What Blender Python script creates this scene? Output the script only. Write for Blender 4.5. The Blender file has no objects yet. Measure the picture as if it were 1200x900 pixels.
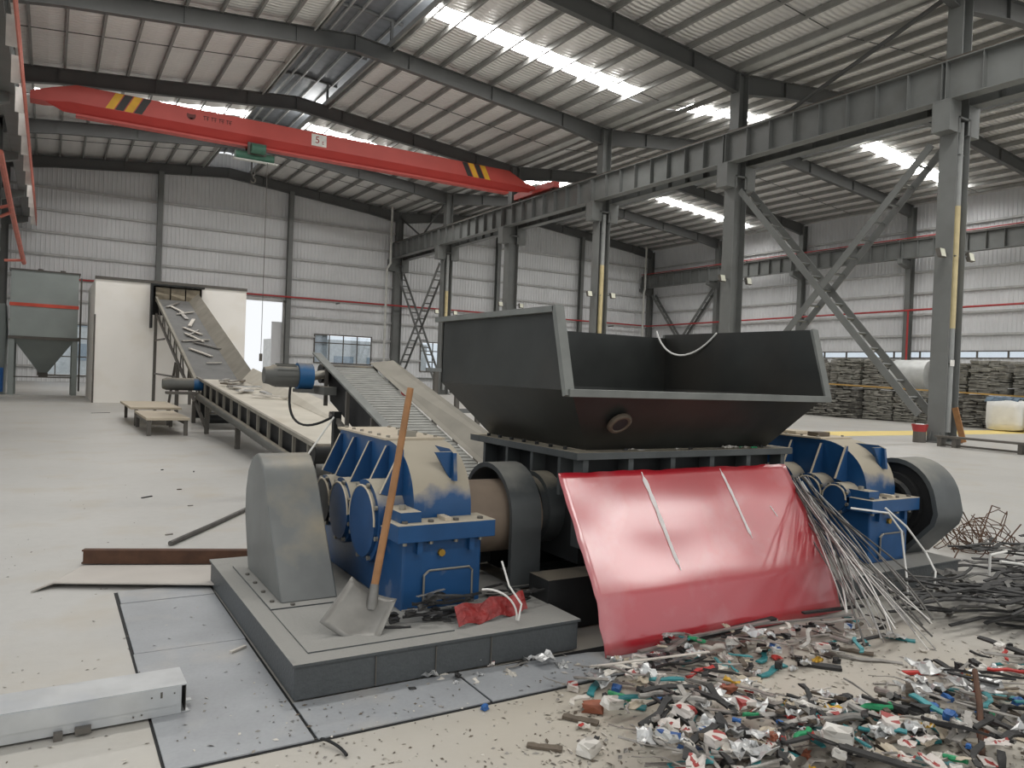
import bpy, bmesh, math, random
from mathutils import Vector, Matrix, Euler, noise as mnoise
random.seed(11)
sc = bpy.context.scene
COL = sc.collection

# ------------------------------------------------------------------ camera
F, CX, CY, EYE = 900.0, 600.0, 450.0, 1.45
_dl = Vector((58 - CX, 418 - CY, F)).normalized()
_dw = Vector((2088 - CX, 496 - CY, F)); _dw = (_dw - _dl * _dl.dot(_dw)).normalized()
_up = _dl.cross(_dw)
if _up.y > 0: _up = -_up
RW = Matrix((_dw, _dl, _up))            # camera vector (x right, y down, z forward) -> world
CAM = Vector((0, 0, EYE))
cam_d = bpy.data.cameras.new('camera'); cam_d.sensor_width = 36.0; cam_d.lens = 36.0 * F / 1200.0
cam_d.clip_start = 0.05; cam_d.clip_end = 400
cam = bpy.data.objects.new('camera', cam_d); COL.objects.link(cam)
_r, _u, _b = RW @ Vector((1, 0, 0)), RW @ Vector((0, -1, 0)), RW @ Vector((0, 0, -1))
cam.matrix_world = Matrix(((_r.x, _u.x, _b.x, 0), (_r.y, _u.y, _b.y, 0), (_r.z, _u.z, _b.z, EYE), (0, 0, 0, 1)))
sc.camera = cam
def ray(x, y): return RW @ Vector((x - CX, y - CY, F))
def gp(x, y, z=0.0):
    r = ray(x, y); return CAM + r * ((z - EYE) / r.z)

# ------------------------------------------------------------------ world, exposure
w = bpy.data.worlds.new('overcast_sky'); sc.world = w; w.use_nodes = True
bg = w.node_tree.nodes['Background']
bg.inputs['Color'].default_value = (0.95, 0.975, 1.0, 1); bg.inputs['Strength'].default_value = 1.2
SKYLIGHT = 34.0
sc.view_settings.view_transform = 'Standard'; sc.view_settings.look = 'None'
sc.view_settings.exposure = -0.25; sc.view_settings.gamma = 1.0
sc.view_settings.use_curve_mapping = False
sc.cycles.use_denoising = True
sc.cycles.max_bounces = 12; sc.cycles.diffuse_bounces = 7; sc.cycles.glossy_bounces = 3
sc.cycles.transparent_max_bounces = 12
sc.cycles.sample_clamp_indirect = 6.0
sc.cycles.caustics_reflective = False; sc.cycles.caustics_refractive = False

# ------------------------------------------------------------------ materials
def lin(c):
    return tuple(((v / 255.0) / 12.92 if v <= 10 else (((v / 255.0) + 0.055) / 1.055) ** 2.4) for v in c)
MATS = {}
def mat(name, rgb, rough=0.6, metal=0.0, var=0.12, scale=3.0, bump=0.0, bscale=40.0, dirt=None, dirt_amt=0.4, dirt_scale=1.2,
        dust=None, dust_lo=0.35, dust_hi=0.8, fine=0.0, spec=0.4):
    m = bpy.data.materials.new(name); m.use_nodes = True
    nt = m.node_tree; N = nt.nodes; L = nt.links
    b = N['Principled BSDF']; b.inputs['Roughness'].default_value = rough; b.inputs['Metallic'].default_value = metal
    b.inputs['Specular IOR Level'].default_value = spec
    geo = N.new('ShaderNodeNewGeometry')
    def nz(s, d=4.0):
        n = N.new('ShaderNodeTexNoise'); n.inputs['Scale'].default_value = s; n.inputs['Detail'].default_value = d
        L.new(geo.outputs['Position'], n.inputs['Vector']); return n.outputs['Fac']
    def rng(src, a, bb, c, d):
        r = N.new('ShaderNodeMapRange'); r.inputs[1].default_value = a; r.inputs[2].default_value = bb
        r.inputs[3].default_value = c; r.inputs[4].default_value = d; L.new(src, r.inputs[0]); return r.outputs[0]
    def mix(fac, c1, c2):
        x = N.new('ShaderNodeMix'); x.data_type = 'RGBA'
        L.new(fac, x.inputs[0])
        for i, c in ((6, c1), (7, c2)):
            if isinstance(c, tuple): x.inputs[i].default_value = (*c, 1)
            else: L.new(c, x.inputs[i])
        return x.outputs[2]
    c = lin(rgb)
    lo = tuple(v * (1 - var) for v in c); hi = tuple(min(0.95, v * (1 + var)) for v in c)
    col = mix(rng(nz(scale), 0.3, 0.7, 0, 1), lo, hi)
    if fine:
        col = mix(rng(nz(scale * 22, 2), 0.4, 0.75, 0, fine), col, tuple(v * 0.55 for v in c))
    if dirt is not None:
        col = mix(rng(nz(dirt_scale, 6), 0.52, 0.72, 0, dirt_amt), col, lin(dirt))
    if dust is not None:
        s = N.new('ShaderNodeSeparateXYZ'); L.new(geo.outputs['Normal'], s.inputs[0])
        a = N.new('ShaderNodeMath'); a.operation = 'ADD'
        L.new(s.outputs[2], a.inputs[0]); L.new(rng(nz(6, 6), 0.3, 0.7, -0.16, 0.16), a.inputs[1])
        col = mix(rng(a.outputs[0], dust_lo, dust_hi, 0, 0.92), col, lin(dust))
        L.new(rng(a.outputs[0], dust_lo, dust_hi, rough, 0.9), b.inputs['Roughness'])
    L.new(col, b.inputs['Base Color'])
    if bump:
        bp = N.new('ShaderNodeBump'); bp.inputs['Strength'].default_value = bump; bp.inputs['Distance'].default_value = 0.02
        L.new(nz(bscale, 3), bp.inputs['Height']); L.new(bp.outputs[0], b.inputs['Normal'])
    MATS[name] = m; return m
DUST = (172, 162, 142)
mat('concrete', (181, 179, 174), 0.42, var=0.07, scale=0.5, bump=0.05, bscale=30, dirt=(172, 162, 145), dirt_amt=0.55, dirt_scale=1.6, fine=0.10)
def sandy_floor():
    m = MATS['concrete']; nt = m.node_tree; N = nt.nodes; L = nt.links; b = N['Principled BSDF']; old = b.inputs['Base Color'].links[0].from_socket
    g = N.new('ShaderNodeNewGeometry')
    v = N.new('ShaderNodeVectorMath'); v.operation = 'DISTANCE'; v.inputs[1].default_value = (2.6, 1.6, 0); L.new(g.outputs['Position'], v.inputs[0])
    n = N.new('ShaderNodeTexNoise'); n.inputs['Scale'].default_value = 1.3; n.inputs['Detail'].default_value = 6; L.new(g.outputs['Position'], n.inputs['Vector'])
    a = N.new('ShaderNodeMath'); a.operation = 'MULTIPLY_ADD'; a.inputs[1].default_value = 3.0; L.new(n.outputs['Fac'], a.inputs[0]); L.new(v.outputs['Value'], a.inputs[2])
    r = N.new('ShaderNodeMapRange'); r.inputs[1].default_value = 2.6; r.inputs[2].default_value = 5.6; r.inputs[3].default_value = .8; r.inputs[4].default_value = 0; L.new(a.outputs[0], r.inputs[0])
    x = N.new('ShaderNodeMix'); x.data_type = 'RGBA'; L.new(r.outputs[0], x.inputs[0]); L.new(old, x.inputs[6]); x.inputs[7].default_value = (*lin((180, 172, 157)), 1)
    L.new(x.outputs[2], b.inputs['Base Color'])
sandy_floor()
mat('outdoor_concrete', (190, 188, 182), 0.8)
mat('column_paint', (112, 114, 112), 0.45, var=0.08, scale=1.5, dirt=(90, 88, 82), dirt_amt=0.3)
mat('rafter_paint', (92, 93, 92), 0.5, var=0.08, scale=1.0)
mat('purlin_zinc', (150, 150, 147), 0.45, 0.3, var=0.1)
mat('wall_sheet', (220, 221, 222), 0.5, var=0.05, scale=0.6)
mat('girt_paint', (186, 186, 184), 0.5)
mat('hopper_steel', (48, 50, 48), 0.42, 0.25, var=0.25, scale=3.0, dirt=(66, 58, 50), dirt_amt=0.45, dirt_scale=1.0, bump=0.03, bscale=12)
mat('hopper_edge', (112, 114, 110), 0.45, 0.2, var=0.15, scale=6)
mat('chamber_steel', (74, 77, 77), 0.5, 0.1, var=0.2, scale=4, dust=DUST, dust_lo=0.6, dust_hi=0.95)
mat('base_paint', (76, 79, 80), 0.5, var=0.1, scale=2, dust=(150, 148, 142), dust_lo=0.5, dust_hi=0.9, fine=0.25, bump=0.2, bscale=60)
mat('guard_paint', (102, 104, 102), 0.42, var=0.14, scale=4, dirt=(142, 133, 113), dirt_amt=0.9, dirt_scale=2.2, bump=0.02, bscale=8)
mat('guard_dark', (82, 85, 85), 0.42, 0.1, var=0.14, scale=4, dust=(140, 138, 130), dust_lo=0.55, dust_hi=1.0)
mat('blue_paint', (28, 72, 116), 0.38, var=0.12, scale=5, dust=DUST, dust_lo=0.12, dust_hi=0.38, bump=0.02, bscale=20)
mat('blue_cover', (32, 70, 112), 0.4, var=0.12, scale=6, dust=DUST, dust_lo=0.3, dust_hi=0.7)
mat('bolt_steel', (150, 146, 136), 0.4, 0.6)
mat('brass', (170, 135, 60), 0.4, 0.7)
mat('coupling_rust', (138, 122, 106), 0.6, 0.1, var=0.12, scale=5)
mat('black_rubber', (30, 30, 30), 0.7, var=0.3, scale=8)
mat('black_steel', (40, 41, 41), 0.55, 0.2, var=0.3, scale=5, dust=(120, 112, 98), dust_lo=0.7, dust_hi=1.0)
mat('crane_red', (192, 80, 72), 0.45, var=0.06, scale=1.0)
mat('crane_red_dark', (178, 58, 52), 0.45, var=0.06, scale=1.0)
mat('hazard_yellow', (232, 178, 52), 0.5)
mat('hazard_black', (52, 50, 48), 0.5)
mat('hoist_green', (70, 110, 92), 0.5)
mat('sign_white', (235, 232, 226), 0.5)
mat('sign_ink', (150, 40, 40), 0.5)
mat('emblem_ink', (110, 52, 48), 0.5)
mat('conductor', (204, 120, 104), 0.5)
mat('pipe_red', (168, 58, 58), 0.45)
mat('pipe_dull', (150, 152, 150), 0.4)
mat('pipe_pale', (198, 198, 192), 0.4)
mat('pipe_reflection_yellow', (202, 186, 142), 0.35)  # warm reflection put into colour, for the downpipe band
mat('white_panel', (246, 242, 235), 0.5, var=0.02, scale=0.8, dirt=(232, 224, 208), dirt_amt=0.4)
mat('trim_dark', (92, 88, 82), 0.5)
mat('curtain_rubber', (150, 140, 122), 0.8, var=0.2, scale=5, bump=0.2, bscale=20)
mat('dust_box', (146, 153, 150), 0.45, var=0.06, scale=1.5)
mat('stripe_red', (204, 84, 66), 0.5)
mat('belt_dusty', (190, 184, 171), 0.8, var=0.08, scale=2.5, dirt=(168, 158, 140), dirt_amt=0.5)
mat('belt_grey', (104, 104, 102), 0.7, var=0.12, scale=3)
mat('skirt_dusty', (134, 129, 118), 0.7, var=0.14, scale=3)
mat('slat_steel', (132, 132, 126), 0.5, 0.2, var=0.15, scale=8)
mat('motor_blue', (30, 84, 128), 0.45, dust=(110, 104, 94), dust_lo=0.5, dust_hi=1.0)
mat('motor_grey', (92, 92, 88), 0.55, dust=(140, 132, 118), dust_lo=0.6, dust_hi=1.0)
mat('bench_top', (186, 174, 154), 0.7, var=0.08)
def red_sheet_mat():
    m = mat('sheet_red', (172, 16, 34), 0.45, var=0.08, scale=2.0, bump=0.1, bscale=5, spec=0.6, dirt=(206, 160, 160), dirt_amt=0.3, dirt_scale=2.2)
    b = m.node_tree.nodes['Principled BSDF']     # glossy factory lacquer over the red
    b.inputs['Coat Weight'].default_value = 1.0; b.inputs['Coat Roughness'].default_value = 0.2; b.inputs['Coat IOR'].default_value = 1.75
red_sheet_mat()
mat('scuff_white', (222, 214, 212), 0.5, var=0.1, scale=9)
mat('sheet_back', (150, 110, 100), 0.6)
mat('wood_handle', (152, 110, 72), 0.6, var=0.15, scale=12)
mat('shovel_steel', (120, 118, 113), 0.42, 0.35, var=0.18, scale=9)
mat('galvanized', (190, 192, 192), 0.35, 0.45, var=0.1, scale=7, dirt=(176, 180, 186), dirt_amt=0.6, dirt_scale=5)
mat('floor_plate', (158, 160, 162), 0.5, 0.2, var=0.1, scale=3, dirt=(184, 178, 168), dirt_amt=0.6, dirt_scale=2.2, fine=0.15)
mat('lying_plate', (182, 176, 168), 0.55, 0.1, var=0.06, scale=3)
mat('rail_steel', (92, 84, 76), 0.6, 0.3)
mat('rust_brown', (80, 54, 38), 0.7, var=0.25, scale=10)
mat('rust_wire', (92, 68, 52), 0.8, 0.2, var=0.25, scale=20)
mat('wire_white', (222, 220, 214), 0.45)
mat('wire_grey', (150, 148, 144), 0.35, 0.5, var=0.25, scale=14)
mat('wire_dark', (92, 90, 86), 0.45, 0.3, var=0.25, scale=14)
mat('red_foil', (132, 40, 38), 0.4, 0.1, var=0.25, scale=18, bump=0.3, bscale=30)
mat('bale_grey', (112, 110, 104), 0.7, 0.1, var=0.5, scale=5, dirt=(64, 62, 60), dirt_amt=0.8, dirt_scale=3)
mat('bale_light', (150, 148, 140), 0.6, 0.15, var=0.4, scale=6, dirt=(90, 88, 84), dirt_amt=0.7, dirt_scale=3)
mat('bale_red', (150, 78, 70), 0.7, var=0.35, scale=6)
mat('tape_yellow', (190, 152, 88), 0.5)
mat('paint_yellow', (230, 206, 128), 0.6, var=0.05)
mat('bag_white', (236, 236, 233), 0.8, var=0.06, bump=0.2, bscale=6)
mat('tarp_blue', (104, 122, 138), 0.8)
mat('tarp_silver', (196, 198, 196), 0.4, 0.2)
mat('lamp_face', (214, 214, 196), 0.3)
mat('building_pale', (206, 206, 204), 0.8)
mat('building_glass', (150, 162, 172), 0.2)
mat('gutter_zinc', (196, 196, 192), 0.4, 0.3)
mat('monitor_sheet', (120, 124, 128), 0.45, 0.3)
# scrap colours
mat('scrap_teal', (52, 128, 132), 0.45, var=0.2, scale=20)
mat('scrap_black', (44, 43, 42), 0.6, var=0.35, scale=16)
mat('scrap_grey', (142, 138, 132), 0.45, 0.3, var=0.3, scale=14)
mat('scrap_white', (198, 192, 182), 0.55, var=0.1, scale=14, dirt=(170, 164, 152), dirt_amt=0.6, dirt_scale=12)
mat('scrap_silver', (188, 188, 186), 0.35, 0.5, var=0.2, scale=18)
mat('scrap_brown', (94, 84, 72), 0.7, var=0.25, scale=14)
mat('scrap_red', (178, 54, 48), 0.5, var=0.2, scale=16)
mat('scrap_orange', (142, 84, 62), 0.6, var=0.2, scale=16)
mat('scrap_yellow', (206, 164, 60), 0.5, var=0.2, scale=16)
mat('scrap_blue', (46, 92, 150), 0.5, var=0.2, scale=16)
mat('scrap_green', (44, 140, 92), 0.5, var=0.2, scale=16)
mat('chip', (150, 144, 132), 0.7, var=0.6, scale=40)

def printed(name, a, b_, c_):
    m = bpy.data.materials.new(name); m.use_nodes = True; nt = m.node_tree; N = nt.nodes; L = nt.links
    b = N['Principled BSDF']; b.inputs['Roughness'].default_value = 0.45
    tc = N.new('ShaderNodeTexCoord'); v = N.new('ShaderNodeTexVoronoi'); v.inputs['Scale'].default_value = 28
    L.new(tc.outputs['Object'], v.inputs['Vector'])
    s = N.new('ShaderNodeSeparateColor'); L.new(v.outputs['Color'], s.inputs[0])
    r = N.new('ShaderNodeValToRGB'); r.color_ramp.interpolation = 'CONSTANT'
    e = r.color_ramp.elements; e[0].color = (*lin(a), 1); e[1].position = 0.55; e[1].color = (*lin(b_), 1)
    x = e.new(0.8); x.color = (*lin(c_), 1)
    L.new(s.outputs[0], r.inputs[0]); L.new(r.outputs[0], b.inputs['Base Color']); MATS[name] = m
printed('can_red', (200, 192, 184), (150, 52, 48), (96, 92, 88))
printed('can_blue', (186, 186, 182), (52, 88, 140), (120, 120, 118))
printed('can_white', (206, 202, 194), (170, 166, 158), (84, 82, 80))

def foil_mat():
    m = bpy.data.materials.new('roof_foil'); m.use_nodes = True; nt = m.node_tree; N = nt.nodes; L = nt.links
    b = N['Principled BSDF']; b.inputs['Roughness'].default_value = 0.38; b.inputs['Metallic'].default_value = 0.3
    geo = N.new('ShaderNodeNewGeometry')
    wv = N.new('ShaderNodeTexWave'); wv.wave_type = 'BANDS'; wv.bands_direction = 'Y'
    wv.inputs['Scale'].default_value = 1.5; wv.inputs['Distortion'].default_value = 1.6; wv.inputs['Detail'].default_value = 2
    wv.inputs['Detail Scale'].default_value = 1.5
    L.new(geo.outputs['Position'], wv.inputs['Vector'])
    n = N.new('ShaderNodeTexNoise'); n.inputs['Scale'].default_value = 0.9; n.inputs['Detail'].default_value = 6
    L.new(geo.outputs['Position'], n.inputs['Vector'])
    mx = N.new('ShaderNodeMix'); mx.data_type = 'RGBA'; L.new(n.outputs['Fac'], mx.inputs[0])
    mx.inputs[6].default_value = (*lin((236, 234, 231)), 1); mx.inputs[7].default_value = (*lin((252, 250, 247)), 1)
    L.new(mx.outputs[2], b.inputs['Base Color'])
    bp = N.new('ShaderNodeBump'); bp.inputs['Strength'].default_value = 0.8; bp.inputs['Distance'].default_value = 0.05
    L.new(wv.outputs['Fac'], bp.inputs['Height']); L.new(bp.outputs[0], b.inputs['Normal']); MATS['roof_foil'] = m
foil_mat()
def emis(name, rgb, s):
    m = bpy.data.materials.new(name); m.use_nodes = True; nt = m.node_tree; nt.nodes.clear()
    o = nt.nodes.new('ShaderNodeOutputMaterial'); e = nt.nodes.new('ShaderNodeEmission')
    e.inputs[0].default_value = (*rgb, 1); e.inputs[1].default_value = s; nt.links.new(e.outputs[0], o.inputs[0]); MATS[name] = m
emis('skylight', (1.0, 0.985, 0.96), SKYLIGHT)
def glassm(name):
    m = bpy.data.materials.new(name); m.use_nodes = True; nt = m.node_tree; nt.nodes.clear()
    o = nt.nodes.new('ShaderNodeOutputMaterial'); t = nt.nodes.new('ShaderNodeBsdfTransparent'); g = nt.nodes.new('ShaderNodeBsdfGlossy')
    t.inputs[0].default_value = (0.86, 0.90, 0.93, 1); g.inputs['Roughness'].default_value = 0.05
    x = nt.nodes.new('ShaderNodeMixShader'); x.inputs[0].default_value = 0.08
    nt.links.new(t.outputs[0], x.inputs[1]); nt.links.new(g.outputs[0], x.inputs[2]); nt.links.new(x.outputs[0], o.inputs[0]); MATS[name] = m
glassm('glass')

# ------------------------------------------------------------------ mesh helpers
V = Vector
def org(o):
    p = V((0, 0, 0))
    while o is not None: p += o.location; o = o.parent
    return p
class MB:
    def __init__(s): s.v = []; s.f = []; s.mi = []
    def add(s, vs, fs, mi=0):
        k = len(s.v); s.v += [V(p) for p in vs]; s.f += [tuple(i + k for i in f) for f in fs]; s.mi += [mi] * len(fs); return s
    def box(s, lo, hi, mi=0):
        (a, b, c), (d, e, g) = lo, hi
        vs = [(a,b,c),(d,b,c),(d,e,c),(a,e,c),(a,b,g),(d,b,g),(d,e,g),(a,e,g)]
        return s.add(vs, [(0,3,2,1),(4,5,6,7),(0,1,5,4),(1,2,6,5),(2,3,7,6),(3,0,4,7)], mi)
    def beam(s, p, q, w_, h, up=(0, 0, 1), mi=0):
        p, q, up = V(p), V(q), V(up); d = (q - p).normalized(); sd = d.cross(up)
        if sd.length < 1e-4: sd = d.cross(V((1, 0, 0)))
        sd.normalize(); u = sd.cross(d); a = sd * (w_ / 2); b = u * (h / 2)
        vs = [p-a-b, p+a-b, p+a+b, p-a+b, q-a-b, q+a-b, q+a+b, q-a+b]
        return s.add(vs, [(0,1,2,3),(7,6,5,4),(0,4,5,1),(1,5,6,2),(2,6,7,3),(3,7,4,0)], mi)
    def hbeam(s, p, q, w_, h, tw=0.02, tf=0.03, up=(0, 0, 1)):
        p, q, up = V(p), V(q), V(up); d = (q - p).normalized(); sd = d.cross(up).normalized(); u = sd.cross(d)
        o = u * (h / 2 - tf / 2)
        s.beam(p + o, q + o, w_, tf, u); s.beam(p - o, q - o, w_, tf, u); s.beam(p, q, tw, h - 2 * tf, u); return s
    def tube(s, pts, r, n=8, mi=0, cap=True):
        pts = [V(p) for p in pts]; rings = []; prev = None
        for i, p in enumerate(pts):
            d = (pts[min(i + 1, len(pts) - 1)] - pts[max(i - 1, 0)])
            if d.length < 1e-9: d = V((0, 0, 1))
            d.normalize()
            if prev is None:
                a = d.orthogonal().normalized()
            else:
                a = prev - d * prev.dot(d)
                a = a.normalized() if a.length > 1e-6 else d.orthogonal().normalized()
            prev = a; b = d.cross(a); rr = r[i] if isinstance(r, (list, tuple)) else r
            rings.append([p + (a * math.cos(t) + b * math.sin(t)) * rr for t in (2 * math.pi * k / n for k in range(n))])
        vs = [p for g in rings for p in g]; fs = []
        for i in range(len(pts) - 1):
            for k in range(n):
                fs.append((i*n+k, i*n+(k+1)%n, (i+1)*n+(k+1)%n, (i+1)*n+k))
        if cap: fs += [tuple(range(n))[::-1], tuple((len(pts)-1)*n + k for k in range(n))]
        return s.add(vs, fs, mi)
    def cyl(s, p, q, r, n=20, mi=0): return s.tube([p, q], r, n, mi)
    def prism(s, poly, ax, a, b, mi=0):
        def P(u, v, t): return {'x': (t, u, v), 'y': (u, t, v), 'z': (u, v, t)}[ax]
        n = len(poly); vs = [P(u, v, a) for u, v in poly] + [P(u, v, b) for u, v in poly]
        fs = [tuple(range(n)), tuple(range(n, 2*n))[::-1]] + [(i, (i+1) % n, n + (i+1) % n, n + i) for i in range(n)]
        return s.add(vs, fs, mi)
    def mesh(s, name, o=(0, 0, 0), smooth=False, recalc=True):
        me = bpy.data.meshes.new(name); o = V(o)
        me.from_pydata([p - o for p in s.v], [], s.f); me.update()
        if any(s.mi): me.polygons.foreach_set('material_index', s.mi)
        if recalc:
            bm = bmesh.new(); bm.from_mesh(me); bmesh.ops.recalc_face_normals(bm, faces=bm.faces); bm.to_mesh(me); bm.free()
        if smooth:
            me.polygons.foreach_set('use_smooth', [True] * len(me.polygons)); me.set_sharp_from_angle(angle=math.radians(40))
        return me
    def build(s, name, m, parent=None, smooth=False, bevel=0.0, recalc=True, origin=None):
        if parent is not None: o = org(parent)
        elif origin is not None: o = V(origin)
        else:
            xs = [p.x for p in s.v]; ys = [p.y for p in s.v]; o = V(((min(xs)+max(xs))/2, (min(ys)+max(ys))/2, min(p.z for p in s.v)))
        me = s.mesh(name, o, smooth, recalc)
        for k in (m if isinstance(m, (list, tuple)) else [m]): me.materials.append(MATS[k])
        ob = bpy.data.objects.new(name, me); COL.objects.link(ob)
        if parent is not None: ob.parent = parent
        else: ob.location = o
        if bevel:
            md = ob.modifiers.new('bevel', 'BEVEL'); md.width = bevel; md.segments = 2; md.limit_method = 'ANGLE'
        return ob
def tag(o, label, cat=None, group=None, kind=None):
    o['label'] = label
    if cat: o['category'] = cat
    if group: o['group'] = group
    if kind: o['kind'] = kind
    return o
def thing(name, label, cat, loc=(0, 0, 0), group=None, kind=None):
    o = bpy.data.objects.new(name, None); COL.objects.link(o); o.location = loc; o.empty_display_size = 0.2
    return tag(o, label, cat, group, kind)
def dup(root, loc=None, label=None, group=None, rz=None):
    r = root.copy(); COL.objects.link(r)
    if loc is not None: r.location = loc
    if rz is not None: r.rotation_euler = (0, 0, rz)
    if label: r['label'] = label
    if group: r['group'] = group
    def rec(a, b):
        for ch in a.children:
            c = ch.copy(); COL.objects.link(c); c.parent = b; rec(ch, c)
    rec(root, r); return r
def arc(cx, cz, r, a0, a1, n, ry=None):
    return [(cx + r * math.cos(math.radians(a0 + (a1 - a0) * i / n)), cz + (ry or r) * math.sin(math.radians(a0 + (a1 - a0) * i / n))) for i in range(n + 1)]
def bez(p0, p1, p2, p3, n=10):
    p0, p1, p2, p3 = map(V, (p0, p1, p2, p3)); out = []
    for i in range(n + 1):
        t = i / n; out.append(p0*(1-t)**3 + p1*3*t*(1-t)**2 + p2*3*t*t*(1-t) + p3*t**3)
    return out
# ================================================================== the hall
XL, XM, XR = -2.4, 21.5, 45.5          # column lines
GY = [12.2 + 8.02 * k for k in range(-3, 6)]   # frames, -11.9 ... 52.3
YF, YE = GY[0], 52.6                    # open front, end wall
def roof_u(x): return min(abs(x - XL), abs(x - XM), abs(x - XR))
def raf(x): return 12.2 + 0.1 * roof_u(x)      # rafter underside

MB().box((-3.0, YF - 1, -0.3), (46.2, YE + 0.2, 0)).build('floor', 'concrete')
o = bpy.data.objects['floor']; tag(o, 'pale dusty concrete floor of the steel hall', 'floor', kind='structure')
o = MB().box((-120, -130, -0.5), (180, 190, -0.31)).build('ground', 'outdoor_concrete'); tag(o, 'pale paved yard outside the hall', 'ground', kind='structure')

def ribbed(name, label, u0, u1, top, holes, place, m='wall_sheet', pitch=0.24):
    mb = MB(); n = int(round((u1 - u0) / pitch)); us = []
    for i in range(n):
        a = u0 + i * pitch; us += [(a, 0), (a + 0.15, 0), (a + 0.17, 0.03), (a + 0.22, 0.03)]
    us.append((u0 + n * pitch, 0))
    cuts = sorted({h for H_ in holes for h in (H_[0], H_[1])})
    ext = []
    for (a, da), (b, db) in zip(us, us[1:]):
        pts = [a] + [c for c in cuts if a < c < b] + [b]
        for p, q in zip(pts, pts[1:]):
            ext.append((p, da + (db - da) * (p - a) / (b - a), q, da + (db - da) * (q - a) / (b - a)))
    for a, da, b, db in ext:
        mid = (a + b) / 2; spans = [(0.0, None)]
        for (h0, h1, z0, z1) in holes:
            if h0 < mid < h1:
                new = []
                for s0, s1 in spans:
                    new += [(s0, z0), (z1, s1)]
                spans = new
        for s0, s1 in spans:
            ta, tb = (top(a), top(b)) if s1 is None else (s1, s1)
            if ta - s0 < 0.01: continue
            mb.add([place(a, da, s0), place(b, db, s0), place(b, db, tb), place(a, da, ta)], [(0, 1, 2, 3)])
    ob = mb.build(name, m, recalc=False); tag(ob, label, 'wall', kind='structure'); return ob

def top_end(x): return 13.03 + 0.1 * roof_u(x) + (.8 if roof_u(x) > 9.7 else 0)
E_HOLES = [(10.9, 13.45, -0.01, 5.75), (15.6, 19.8, 1.72, 3.75), (23.6, 26.6, 1.4, 3.64), (-0.6, 2.0, 0.35, 3.45), (31.5, 35.5, 1.7, 3.7)]
we = ribbed('wall_end', 'pale grey ribbed sheet wall closing the far end of the hall', -2.7, 45.9, top_end, E_HOLES, lambda u, d, z: (u, YE - d, z))
R_HOLES = [(14.0, 48.0, 3.4, 3.85)]
wr = ribbed('wall_right', 'pale grey ribbed sheet side wall behind the scrap bales', YF, YE, lambda y: 13.03, R_HOLES, lambda u, d, z: (45.9 - d, u, z))
wl = ribbed('wall_left', 'grey ribbed sheet side wall behind the conductor bars', 12.2, YE, lambda y: 13.03, [], lambda u, d, z: (-2.75 + d, u, z))
# girts, one horizontal rail per row
GZ = [0.9 + 1.3 * k for k in range(10)]
def clear(z, holes, a, b):
    segs = [(a, b)]
    for h0, h1, z0, z1 in holes:
        if z0 - 0.05 < z < z1 + 0.05:
            segs = [t for s0, s1 in segs for t in ((s0, min(s1, h0)), (max(s0, h1), s1)) if t[1] - t[0] > 0.05]
    return segs
for z in GZ:
    for a, b in clear(z, E_HOLES, -2.6, 45.7):
        if z > 12.6: continue
        MB().box((a, YE - 0.18, z - 0.06), (b, YE - 0.035, z + 0.06)).build('girt', 'girt_paint', we)
    if z < 12.6:
        for a, b in clear(z, R_HOLES, YF, YE - 0.3):
            MB().box((45.72, a, z - 0.06), (45.865, b, z + 0.06)).build('girt', 'girt_paint', wr)
        MB().box((-2.715, 12.2, z - 0.09), (-2.53, YE - 0.3, z + 0.09)).build('girt', 'girt_paint', wl)

# windows and the open gate
def window(name, label, x0, x1, z0, z1, nx, rows, y=YE - 0.02):
    t = thing(name, label, 'window', ((x0+x1)/2, y, z0), kind='structure')
    f = MB()
    f.box((x0, y-.06, z0), (x0+.07, y+.04, z1)); f.box((x1-.07, y-.06, z0), (x1, y+.04, z1))
    f.box((x0+.07, y-.06, z0), (x1-.07, y+.04, z0+.07)); f.box((x0+.07, y-.06, z1-.07), (x1-.07, y+.04, z1))
    f.build('window_frame', 'trim_dark', t)
    zs = [z0 + .07] + rows + [z1 - .07]; w_ = (x1 - x0 - .14) / nx
    mu = MB()
    for r in rows: mu.box((x0+.07, y-.05, r-.035), (x1-.07, y+.03, r+.035))
    for i in range(1, nx): mu.box((x0+.07+i*w_-.03, y-.045, z0+.07), (x0+.07+i*w_+.03, y+.025, z1-.07))
    mu.build('muntin', 'trim_dark', t)
    for i in range(nx):
        for a, b in zip(zs, zs[1:]):
            MB().box((x0+.07+i*w_+.032, y-.006, a+.037), (x0+.07+(i+1)*w_-.032, y+.006, b-.037)).build('pane', 'glass', t)
window('window_1', 'four-column steel window in the end wall beside the bright open gate', 15.6, 19.8, 1.72, 3.75, 4, [3.15])
window('window_2', 'end wall window behind the far crossed lattice brace', 23.6, 26.6, 1.4, 3.64, 3, [2.95])
window('window_3', 'end wall window behind the grey dust collector', -0.6, 2.0, 0.35, 3.45, 3, [1.5, 2.6])
window('window_4', 'end wall window hidden behind the hopper', 31.5, 35.5, 1.7, 3.7, 4, [3.1])
t = thing('door_1', 'tall open gateway in the end wall with bright daylight outside', 'door', (12.2, YE, 0), kind='structure')
f = MB(); f.box((10.8, YE-.1, 0), (10.95, YE+.08, 5.85)); f.box((13.4, YE-.1, 0), (13.55, YE+.08, 5.85)); f.box((10.8, YE-.1, 5.72), (13.55, YE+.08, 5.9))
f.build('door_frame', 'girt_paint', t)
d = MB(); d.box((12.75, YE+.12, 0), (16.6, YE+.2, 4.4)); [d.box((12.8+.5*k, YE+.09, 0), (12.86+.5*k, YE+.12, 4.4)) for k in range(8)]
d.build('sliding_leaf', 'wall_sheet', t)
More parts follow.
